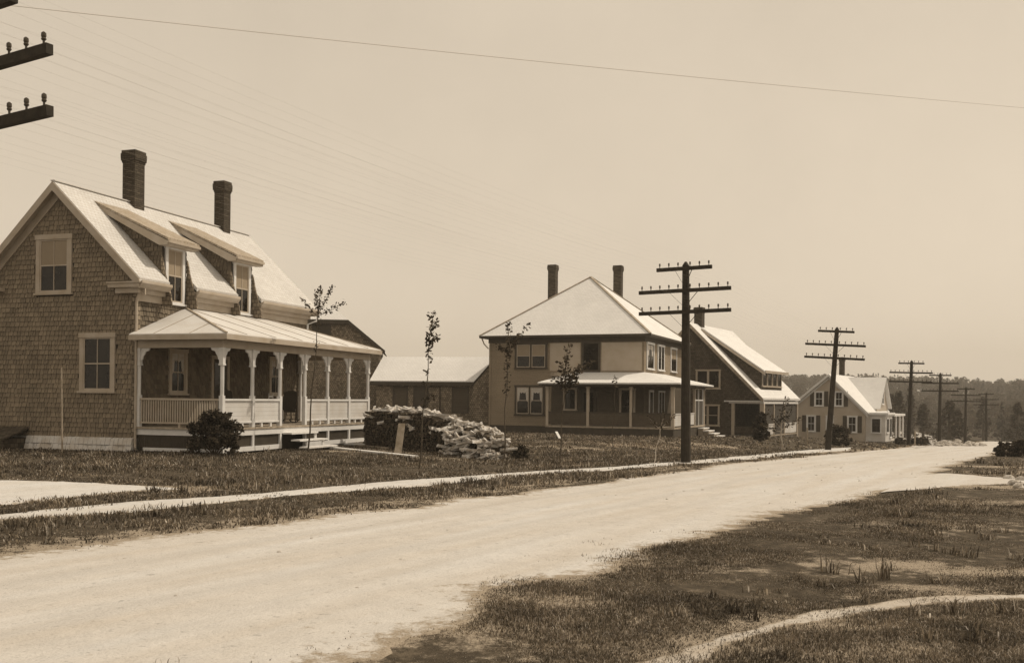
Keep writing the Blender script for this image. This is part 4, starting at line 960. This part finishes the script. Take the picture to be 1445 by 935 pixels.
sapling(g, ((450-434)/FPX*d, 0, 232/FPX*d), 'tall thin young tree with fanned top twigs before the cottage porch', [(.84, -.12, .68, 7), (.84, .05, .8, 8), (.84, .42, .8, 9), (.83, .75, .42, 7), (.82, -.5, .55, 6)], [(.62, .66, 2), (.74, .86, 4)], .028)
g = W(591, 660); d = g.y
sapling(g, ((608-591)/FPX*d, 0, 218/FPX*d), 'thin young tree with a leafy top in front of the wood heap', [(.88, .16, .28, 5), (.80, .18, .22, 5), (.75, -.02, .4, 6), (.42, .22, .2, 4)], [(.4, .44, 2), (.56, .62, 2), (.7, 1., 12)], .022, lsize=.065)
g = W(711, 650); d = g.y
sapling(g, (.1, 0, 195/FPX*d), 'thin dark young tree before the left windows of the square house', [(.78, -.3, .22, 5), (.76, .3, .6, 6), (.8, .6, .75, 5)], [(.5, 1., 20)], .022, lsize=.075)
g = W(789, 650); d = g.y
sapling(g, (.25, 0, 170/FPX*d), 'young tree with upswept leafy branches before the square house porch roof', [(.62, .75, .75, 10), (.62, .48, .6, 8), (.66, -.18, .5, 5), (.6, .2, .45, 6), (.62, -.3, .18, 5), (.62, .3, .1, 5)], [(.6, .95, 14)], .022, lsize=.085)
g = W(863, 648); d = g.y
sapling(g, (.12, 0, 115/FPX*d), 'short thin young tree with a tiny leaf tuft before the porch of the square house', [], [(.92, 1., 4)], .014)
g = W(922, 654); d = g.y
sapling(g, (.28, 0, 64/FPX*d), 'small pale stemmed young tree leaning right beside the big telegraph pole', [(.75, -.35, .35, 6), (.8, .4, .35, 6), (.7, .1, .6, 6)], [(.8, 1., 3)], .02, 'stem_pale', lsize=.05)
g = W(1104, 634); d = g.y
sapling(g, (-.15, 0, 55/FPX*d), 'small white stemmed tree with spreading leaves before the dark gabled house', [(.5, 1.0, .6, 8), (.55, -.7, .8, 8), (.6, .5, .9, 8), (.45, -1.0, .35, 7), (.6, .2, 1.3, 9)], [(.7, 1., 5)], .05, 'stem_pale', lsize=.09)
g = W(264, 634); d = g.y
sapling(g, (.08, 0, 96/FPX*d), 'bare thin stick-like young tree in front of the baluster rail', [], [(.9, 1., 2)], .014, lsize=.02)
g = W(330, 640); d = g.y
sapling(g, (.0, 0, 75/FPX*d), 'bare dark stick rising behind the evergreen shrub before the white porch panels', [], [(.9, 1., 2)], .014, lsize=.02)
g = W(88, 640)
m = MB(); m.tube([(0, 0, -.2), (-.05, 0, 2.45)], [.03, .02], 6); o_ = m.build('garden_stake', 'plank', loc=(g.x, g.y, H(g.x, g.y))); tag(o_, 'tall slender pale stake on the lawn before the cottage gable', 'stake')

def shrub(base, w, h, label, cat='shrub', mat='leaf_dark', n=2600, size=.06, seed=1, name='evergreen_shrub', stem=True):
    t = thing(name, label, cat, (base.x, base.y, H(base.x, base.y)))
    r = np.random.default_rng(seed); k = 80; cs_ = []
    for i in range(k):
        a = r.uniform(0, 2*math.pi); hh = r.uniform(.08, 1); rr = w/2*math.sqrt(max(.05, 1-(hh-.35)**2*1.6))*r.uniform(.4, 1.12)*(.8 if hh > .8 else 1)
        cs_.append((rr*math.cos(a), rr*math.sin(a), h*hh*r.uniform(.85, 1.05)))
    V, F = leaf_cloud(cs_, size, max(8, n//k), w*.125, .8, seed); V[:, 2] = np.maximum(V[:, 2], 0.01); np_mesh('foliage', V, F, mat, t)
    m = MB()
    for i in range(7): m.tube([(0, 0, -.05), Vector(cs_[i])*.5, cs_[i]], [.025, .015, .006], 5)
    m.build('stem', 'stem', t); return t
shrub(W(303, 643), 1.3, 1.2, 'dark rounded evergreen shrub at the corner of the cottage porch', n=5200, size=.055, seed=4)
shrub(W(1073, 624), .85, 1.7, 'dark upright shrub before the corner post of the dark gabled house', n=2600, size=.11, seed=6)
shrub(Vector((21.6, 66)), 1.6, 1.3, 'loose leafy shrub by the side bays of the dark gabled house', mat='leaf', n=1500, size=.11, seed=9)
shrub(W(733, 646), .6, .38, 'small low dark shrub at the right end of the wood heap', mat='leaf', n=700, size=.05, seed=12)
shrub(at_depth(1417, 633, 47).to_2d(), .75, .62, 'low dark bush at the crest of the road by the right frame edge', mat='leaf', n=2400, size=.06, seed=15)
shrub(at_depth(1440, 633, 47).to_2d(), 1.0, .75, 'dark bush cut by the right frame edge on the road crest', mat='leaf', n=2400, size=.06, seed=16)
shrub(Vector((33.0, 84.8)), .9, .55, 'low leafy bush at the foot of the white house gable', mat='leaf', n=900, size=.09, seed=17)
shrub(at_depth(1298, 628, 83).to_2d(), 1.4, .6, 'low dark bush at the base of the pole right of the white house', n=1200, size=.12, seed=18)

# ------------------------------------------------------------------ wood heap, boards, stones
def log_mesh(kind, seed, L):
    r = random.Random(seed); n = 7 if kind else r.choice([3, 4, 4]); R_ = .045 if kind else .062
    pts = [(R_*(1+r.uniform(-.25, .25))*math.cos(2*math.pi*i/n+r.uniform(-.2, .2)), R_*(1+r.uniform(-.25, .25))*math.sin(2*math.pi*i/n)) for i in range(n)]
    m = MB(); k = 3; i0 = 0
    for j in range(k+1):
        x = -L/2+L*j/k; f = 1+r.uniform(-.08, .08); ox, oy = r.uniform(-.012, .012), r.uniform(-.012, .012)
        m.v += [(x, a*f+ox, b*f+oy) for a, b in pts]
    for j in range(k):
        for q in range(n): m.f.append((j*n+q, j*n+(q+1) % n, (j+1)*n+(q+1) % n, (j+1)*n+q))
    m.f.append(tuple(range(n))[::-1]); m.f.append(tuple(k*n+q for q in range(n))); return m
PA = Vector((-5.05, 36.4)); PB = Vector((-.35, 31.0)); PL = (PB-PA).length; pd = (PB-PA)/PL; pn = Vector((pd.y, -pd.x))   # pn points to the camera side
if pn.y > 0: pn = -pn
def top_h(u_): return float(np.interp(u_, [0, .12, .35, .5, .6, .72, .8, .9, 1.0], [1.34, 1.33, 1.30, 1.24, 1.16, 1.02, .96, .88, .7]))
# core: rows of logs with their ends to the lawn
core = MB(); r = random.Random(3)
hp_w = .85
x = 0
for row in range(15):
    z = .05+row*.09; uu = 0
    while uu < PL:
        if z < top_h(uu/PL)-.04:
            lm = log_mesh(r.random() < .5, r.randint(0, 99999), .8); off = r.uniform(-.07, .07)
            ctr = PA+pd*uu+pn*off; rot = math.atan2(pn.y, pn.x)+r.uniform(-.08, .08); ra = r.uniform(0, 6)
            Mx = Matrix.Translation((ctr.x, ctr.y, H(ctr.x, ctr.y)+z+r.uniform(-.02, .02))) @ Matrix.Rotation(rot, 4, 'Z') @ Matrix.Rotation(ra, 4, 'X')
            i0 = len(core.v); core.v += [tuple(Mx @ Vector(p)) for p in lm.v]; core.f += [tuple(a+i0 for a in f) for f in lm.f]
        uu += r.uniform(.09, .13)
tag(core.build('firewood_stack', 'bark_shade'), 'long stack of firewood, darkened for its shaded front, packed under the loose logs beside the porch', 'firewood', kind='stuff')
protos = [log_mesh(k % 3 == 0, 50+k, random.uniform(.4, .62)).build('split_log', 'log') for k in range(10)]
def put_log(i, x, y, z, rz_, ry):
    o_ = protos[i] if i < 10 and not protos[i].get('label') else protos[i % 10].copy()
    if o_.name not in COL.objects: COL.objects.link(o_)
    o_.location = (x, y, z); o_.rotation_euler = (random.uniform(0, 6), ry, rz_)
    tag(o_, 'pale split firewood log lying loose on the long wood heap', 'firewood log', 'loose split logs on the wood heap')
i = 0
for k in range(120):                             # crest and front ledge
    u_ = random.random()*.86; back = random.random() < .72
    c_ = PA+pd*(u_*PL)+pn*(random.uniform(-.35, .15) if back else random.uniform(.1, .5))
    h = top_h(u_)+random.uniform(-.06, .08) if back else top_h(u_)*(.82 if u_ < .4 else .66)-random.uniform(0, .12)+(.10*math.sin(u_*22))
    put_log(i, c_.x, c_.y, H(c_.x, c_.y)+h, random.uniform(0, 3.14), random.uniform(-.35, .35)); i += 1
for k in range(175):                             # tumbled right end
    u_ = .70+.34*random.random(); s_ = random.uniform(-.4, .75)
    c_ = PA+pd*(u_*PL)+pn*s_
    hmax = top_h(min(1, u_))*(1-.35*max(0, s_)); h = hmax-random.random()**1.15*hmax
    if s_ < .35 and u_ < .93: h = hmax-random.uniform(0, .15)
    put_log(i, c_.x, c_.y, H(c_.x, c_.y)+max(.05, h), math.atan2(pd.y, pd.x)+random.uniform(-.5, .5)+(math.pi/2 if random.random() < .4 else 0), random.uniform(-.5, .5)); i += 1
def board(p, q, w, th, mat, label, name='board', lift=(0.03, .03), cat='board', roll=0):
    a = Vector((p.x, p.y, H(p.x, p.y)+lift[0])); b = Vector((q.x, q.y, H(q.x, q.y)+lift[1]))
    m = MB(); m.beam(a, b, w, th); return tag(m.build(name, mat), label, cat)
board(W(462, 633), W(586, 646), .24, .05, 'plank_pale', 'long pale plank lying on the lawn from the porch steps toward the wood heap', lift=(.06, .05))
board(W(468, 629), W(520, 630), .22, .05, 'plank_pale', 'short pale plank on the ground behind the long plank', lift=(.08, .1))
board(W(480, 627.5), W(545, 634), .16, .05, 'plank', 'grey plank lying crosswise behind the long pale plank', lift=(.05, .05))
p = W(561, 641); a = Vector((p.x, p.y, H(p.x, p.y))); tp = at_depth(567, 597, p.y+.35)
m = MB(); m.beam(a, tp, .22, .04, up=(1, 0, 0)); 
m = MB(); m.hexa([a+Vector((-.11, 0, 0)), a+Vector((.11, 0, 0)), a+Vector((.11, .04, 0)), a+Vector((-.11, .04, 0))], [tp+Vector((-.11, 0, 0)), tp+Vector((.11, 0, 0)), tp+Vector((.11, .04, 0)), tp+Vector((-.11, .04, 0))])
tag(m.build('board', 'plank'), 'brown board leaning upright against the dark side of the wood heap', 'board')
a = at_depth(529, 578, 35.6); b = at_depth(600, 582, 34.3)
m = MB(); m.beam(a, b, .2, .05); tag(m.build('board', 'plank_pale'), 'long pale board lying flat on top of the wood heap', 'board')
a = at_depth(785, 609, 49); b = at_depth(790, 621, 48)
m = MB(); m.beam(a, Vector((b.x, b.y, H(b.x, b.y)+.05)), .12, .04); tag(m.build('stick', 'plank_pale'), 'short pale stick leaning before the dark base of the square house', 'stick')

def rock(mesh_seed, s):
    r = random.Random(mesh_seed); m = MB(); n, k = 8, 5; m.v = [(0, 0, -s*.6)]
    for j in range(1, k):
        ph = math.pi*j/k-math.pi/2
        for i in range(n): rr = s*(1+r.uniform(-.25, .22)); m.v.append((rr*math.cos(ph)*math.cos(2*math.pi*i/n)*1.25, rr*math.cos(ph)*math.sin(2*math.pi*i/n), rr*math.sin(ph)*.62))
    m.v.append((0, 0, s*.6)); T = len(m.v)-1
    for i in range(n): m.f.append((0, 1+(i+1) % n, 1+i)); m.f.append((T, 1+(k-2)*n+i, 1+(k-2)*n+(i+1) % n))
    for j in range(k-2):
        for i in range(n): m.f.append((1+j*n+i, 1+j*n+(i+1) % n, 1+(j+1)*n+(i+1) % n, 1+(j+1)*n+i))
    return m
rp = [rock(200+k, 1.).build('field_stone', 'stone') for k in range(6)]
used = [0]*6
def put_rock(k, x, y, s, lab, grp, dz=0.):
    o_ = rp[k] if not used[k] else rp[k].copy()
    if used[k]: COL.objects.link(o_)
    used[k] = 1; o_.scale = (s,)*3; o_.location = (x, y, H(x, y)+s*.3+dz); o_.rotation_euler = (0, 0, random.uniform(0, 6))
    tag(o_, lab, 'stone', grp)
for k in range(120):
    px = random.uniform(1322, 1392); f = (px-1322)/70; py = 628
    d = 84+random.uniform(-2, 3)+f*8
    p = at_depth(px, 600, d); top = at_depth(px, 628-random.random()**.7*14*(1-.45*f)*(.75+.25*math.sin(px*.35)), d).z
    put_rock(k % 6, p.x, p.y, random.uniform(.10, .24), 'pale field stone in the long heap among the far telegraph poles', 'field stones heaped beyond the bend', max(0, top-H(p.x, p.y)-.3))
for k in range(16):
    px = random.uniform(172, 246); p = W(px, random.uniform(624, 636))
    put_rock(k % 6, p.x, p.y, random.uniform(.08, .17), 'small pale stone at the corner of the cottage by the porch', 'stones at the cottage corner')
for k, (px, py) in enumerate(((1424, 676), (1431, 683), (1437, 688), (1442, 678))):
    p = W(px, py); put_rock(k, p.x, p.y, .13, 'pale stone beside the side lane at the right frame edge', 'stones beside the side lane')
for k in range(70):                              # loose pebbles on the road
    s_, t_ = random.uniform(6, 40), random.uniform(-9.6, -4.6); p = st(s_, t_)
    put_rock(k % 6, p.x, p.y, random.uniform(.012, .03), 'small loose pebble on the gravel street', 'pebbles on the street')

# ------------------------------------------------------------------ grass
def scatter(n, xr, yr, dens):
    P_ = np.stack([rng.uniform(*xr, n), rng.uniform(*yr, n)], 1)
    rho = np.hypot(P_[:, 0], P_[:, 1]); keep = rng.random(n) < dens(P_, rho)
    P_ = P_[keep]
    az = np.abs(P_[:, 0]/np.maximum(P_[:, 1], .1)); P_ = P_[(az < .66) & (P_[:, 1] > 2.5)]
    m_ = np.zeros(len(P_), bool)
    Q_ = P_+rng.normal(size=P_.shape)*(.16*(.3+1.2*np.clip(nz(P_, 1.1, 4)+.5, 0, 1)))[:, None]
    for q in POLYS: m_ |= inside(q, Q_)
    m_ |= rng.random(len(P_)) < np.clip(bare_at(P_, False)*1.1-.25, 0, .82)
    fringe = rng.random(len(P_)) < .004
    P_ = P_[(~m_) | fringe]
    for (ox, oy, an, x0, x1, y0, y1) in ((C1.x, C1.y, A1, -6, 3.0, .0, 10), (C2.x, C2.y, A2, -10.1, 2.3, -2.3, 10.4), (18.2, 72, A3, -11, 0, 0, 10), (31.8, 90, A4, -6.6, 1.7, 0, 11)):
        dx, dy = P_[:, 0]-ox, P_[:, 1]-oy; v = dx*math.cos(an)-dy*math.sin(an); u_ = dx*math.sin(an)+dy*math.cos(an)
        P_ = P_[~((v > x0) & (v < x1) & (u_ > y0) & (u_ < y1))]
    return P_
def nz(P_, f, sd):
    return np.sin(P_[:, 0]*f+sd+1.7*np.sin(P_[:, 1]*f*.7+sd))*np.sin(P_[:, 1]*f*1.1+sd*2+1.3*np.sin(P_[:, 0]*f*.8))
def blades(P_, hbase, wbase, seed, per=5):
    r = np.random.default_rng(seed); N = len(P_)
    clump = .55+.45*nz(P_, .55, seed)+.35*nz(P_, 2.1, seed+1); clump = np.clip(clump, .25, 1.5)
    rho = np.hypot(P_[:, 0], P_[:, 1])
    Pk = np.repeat(P_, per, 0); cl = np.repeat(clump, per); rh = np.repeat(rho, per); M_ = len(Pk)
    Pk = Pk+r.normal(size=(M_, 2))*(.03+.002*rh)[:, None]
    h = hbase*cl*(.45+.9*r.random(M_)); w = (wbase*(1+rh/14))*(.6+.8*r.random(M_))
    a = r.uniform(0, 2*np.pi, M_); lean = r.uniform(.15, 1.35, M_)*h; dirx, diry = np.cos(a), np.sin(a)
    z = hgt(Pk[:, 0], Pk[:, 1])-.01
    px_, py_ = -diry*w/2, dirx*w/2
    b0 = np.stack([Pk[:, 0]-px_, Pk[:, 1]-py_, z], 1); b1 = np.stack([Pk[:, 0]+px_, Pk[:, 1]+py_, z], 1)
    m0 = np.stack([Pk[:, 0]+dirx*lean*.35-px_*.7, Pk[:, 1]+diry*lean*.35-py_*.7, z+h*.6], 1); m1 = np.stack([Pk[:, 0]+dirx*lean*.35+px_*.7, Pk[:, 1]+diry*lean*.35+py_*.7, z+h*.6], 1)
    tp = np.stack([Pk[:, 0]+dirx*lean, Pk[:, 1]+diry*lean, z+h*np.sqrt(np.clip(1-(lean/np.maximum(h, 1e-6))**2*.5, .2, 1))], 1)
    V = np.stack([b0, b1, m1, m0, tp], 1).reshape(-1, 3); i = np.arange(M_)*5
    F = np.concatenate([np.stack([i, i+1, i+2], 1), np.stack([i, i+2, i+3], 1), np.stack([i+3, i+2, i+4], 1)]); return V, F
tS = lambda P_: CA*P_[:, 0]-SA*P_[:, 1]
sS = lambda P_: SA*P_[:, 0]+CA*P_[:, 1]
# right-hand meadow
P_ = scatter(560000, (-4, 26), (2.5, 42), lambda p, r_: np.where(tS(p) > -5.5, np.clip((1.15-r_/36), .1, 1)**1.5*np.clip(.9+.4*nz(p, .9, 2)+.35*nz(p, 3., 5), .45, 1)*sm(-5.3, -4.7, tS(p)+.5*nz(p, 1.5, 1)), 0))
P2 = scatter(460000, (-3, 11), (4, 19), lambda p, r_: np.where(tS(p) > -5.6, np.clip(1.25-r_/18, .0, 1)*np.clip(.9+.4*nz(p, .9, 2)+.35*nz(p, 3., 5), .45, 1)*sm(-5.2, -4.7, tS(p)+.5*nz(p, 1.5, 1)), 0))
P_ = np.concatenate([P_, P2])
V, F = blades(P_, .056, .0044, 11, 5); tag(np_mesh('meadow_grass', V, F, 'blade'), 'patchy rough grass on the right of the street', 'grass', kind='stuff')
# verge and lawn on the left
P_ = scatter(260000, (-24, 14), (8, 62), lambda p, r_: np.where(tS(p) < -9, np.clip(1.2-r_/60, .25, 1)*np.clip(.75+.6*nz(p, .8, 3), .2, 1), 0))
V, F = blades(P_, .12, .008, 12, 5); tag(np_mesh('lawn_grass', V, F, 'blade'), 'uneven grass of the verge and lawns left of the street', 'grass', kind='stuff')
# coarse weeds / tall tufts
P_ = scatter(10000, (-22, 22), (6, 40), lambda p, r_: np.where((tS(p) < -9.8) | (tS(p) > -3), np.clip(nz(p, 1.3, 8)+.1, 0, 1), 0))
V, F = blades(P_, .17, .008, 13, 22); tag(np_mesh('tall_weeds', V, F, 'blade'), 'darker tufts of tall weeds in the grass on both sides', 'weeds', kind='stuff')
# far rough pasture
P_ = scatter(60000, (-10, 110), (36, 175), lambda p, r_: np.clip(.9-r_/260, .2, 1))
V, F = blades(P_, .13, .022, 14, 4); tag(np_mesh('pasture_grass', V, F, 'blade'), 'rough pasture grass around the far houses and beyond the bend', 'grass', kind='stuff')

# ------------------------------------------------------------------ distant trees
def conifer(x, y, h, w, label, seed, group='dark conifers beyond the bend'):
    t = thing('conifer_tree', label, 'tree', (x, y, H(x, y)), 0, group)
    m = MB(); m.tube([(0, 0, -.3), (0, 0, h*.5), (0, 0, h)], [w*.07, w*.04, .02], 7); m.build('trunk', 'stem', t)
    r = np.random.default_rng(seed); cs_ = []
    for k in range(130):
        f = r.random()**.8; rad = w/2*(1-f)**.85*r.uniform(.4, 1.08)+.08; a = r.uniform(0, 2*math.pi); cs_.append((rad*math.cos(a), rad*math.sin(a), h*(.1+.9*f)-rad*.18))
    V, F = leaf_cloud(cs_, .17, 16, w*.10, .45, seed); np_mesh('crown', V, F, 'fir', t); return t
cl = ['dark conifer close behind the right side of the white house', 'tall dark conifer second from the white house', 'short dark conifer between the first two poles past the white house', 'dark conifer behind the pole at the left end of the stone heap', 'small dark conifer right of the stone heap pole', 'dark conifer above the bushes at the right frame edge', 'slim conifer behind the white house dormer', 'dark topped conifer rising just left of the farthest pole']
for (px, ty, by, d, w, lb, sd_) in ((1268, 553, 597, 150, 4.2, 0, 1), (1284, 548, 600, 165, 3.6, 1, 2), (1303, 570, 606, 150, 4, 2, 3), (1340, 566, 618, 135, 4.2, 3, 4), (1352, 580, 618, 138, 3.4, 4, 5), (1436, 568, 628, 140, 3.4, 5, 6), (1258, 556, 590, 170, 3, 6, 7), (1388, 560, 612, 170, 4, 7, 8)):
    a = at_depth(px, ty, d); h = a.z-H(a.x, d); conifer(a.x, d, h, w, cl[lb], sd_)
# woodland on the hill: two masses
def woodland(n, kind, name, mat, label, seed, leaf, per):
    r = np.random.default_rng(seed); az = r.uniform(R(-38), R(46), n*3); rho = 215+450*r.random(n*3)**.75
    # more trees towards the right, where the hill is in view
    keep = (az > R(10)) | (r.random(n*3) < .25); az, rho = az[keep][:n], rho[keep][:n]
    if kind == 'fir': 
        k = (np.sin(az*40)+np.sin(rho*.02+az*9)) > -.4; az, rho = az[k], rho[k]
    x, y = rho*np.sin(az), rho*np.cos(az); N = len(x); z = hgt(x, y)
    hh = r.uniform(5.5, 9.5, N)*(1.05 if kind == 'fir' else 1); ww = r.uniform(3.5, 6.5, N)*(.55 if kind == 'fir' else 1)
    c = np.repeat(np.stack([x, y, z], 1), per, 0); h_ = np.repeat(hh, per); w_ = np.repeat(ww, per); K = len(c)
    f = r.random(K); a = r.uniform(0, 2*np.pi, K)
    prof = (1-f)**.8 if kind == 'fir' else np.sqrt(np.clip(1-(f*2-1)**2, .02, 1))
    rad = w_/2*prof*np.sqrt(r.random(K)); zz = h_*(.08+.92*f) if kind == 'fir' else h_*(.2+.8*f)
    c = c+np.stack([rad*np.cos(a), rad*np.sin(a), zz], 1)
    p = r.normal(size=(K, 3)); p /= np.linalg.norm(p, axis=1)[:, None]; q = np.cross(p, r.normal(size=(K, 3))); q /= np.linalg.norm(q, axis=1)[:, None]
    s = leaf*(.6+.8*r.random((K, 1))); p, q = p*s, q*s*.7
    V = np.stack([c-p, c+q, c+p, c-q], 1).reshape(-1, 3); F = np.arange(K*4).reshape(-1, 4)
    tag(np_mesh(name, V, F, mat), label, 'trees', kind='stuff')
woodland(2300, 'broad', 'woodland', 'far_leaf', 'pale brown woodland covering the far hillside', 21, .45, 150)
woodland(380, 'fir', 'fir_woodland', 'far_fir', 'darker firs scattered through the far hillside wood', 22, .4, 90)
# three fence posts by the white house
for k, (px, py, ty) in enumerate(((1139, 628, 604), (1165, 627, 608), (1291, 629, 609))):
    p = W(px, py); h = (py-ty)/FPX*p.y; m = MB(); m.box(-.045, .045, -.045, .045, -.3, h); m.box(-.055, .055, -.055, .055, h, h+.04)
    tag(m.build('fence_post', 'plank', loc=(p.x, p.y, H(p.x, p.y))), ['slender wooden post left of the white house windows', 'slender wooden post by the lower middle window of the white house', 'slender wooden post beside the lane past the white house'][k], 'post', 'posts near the white house')
# ------------------------------------------------------------------ haze
t = D.materials.new('valley_haze'); t.use_nodes = True; n_ = t.node_tree; n_.nodes.remove(n_.nodes['Principled BSDF'])
vol = n_.nodes.new('ShaderNodeVolumePrincipled'); vol.inputs['Color'].default_value = (.95, .90, .82, 1); vol.inputs['Density'].default_value = .00065
n_.links.new(vol.outputs[0], n_.nodes['Material Output'].inputs['Volume'])
m = MB(); m.box(-960, 960, -60, 1110, -40, 60); tag(m.build('haze', t), 'thin pale summer haze over the valley', 'haze', kind='stuff')
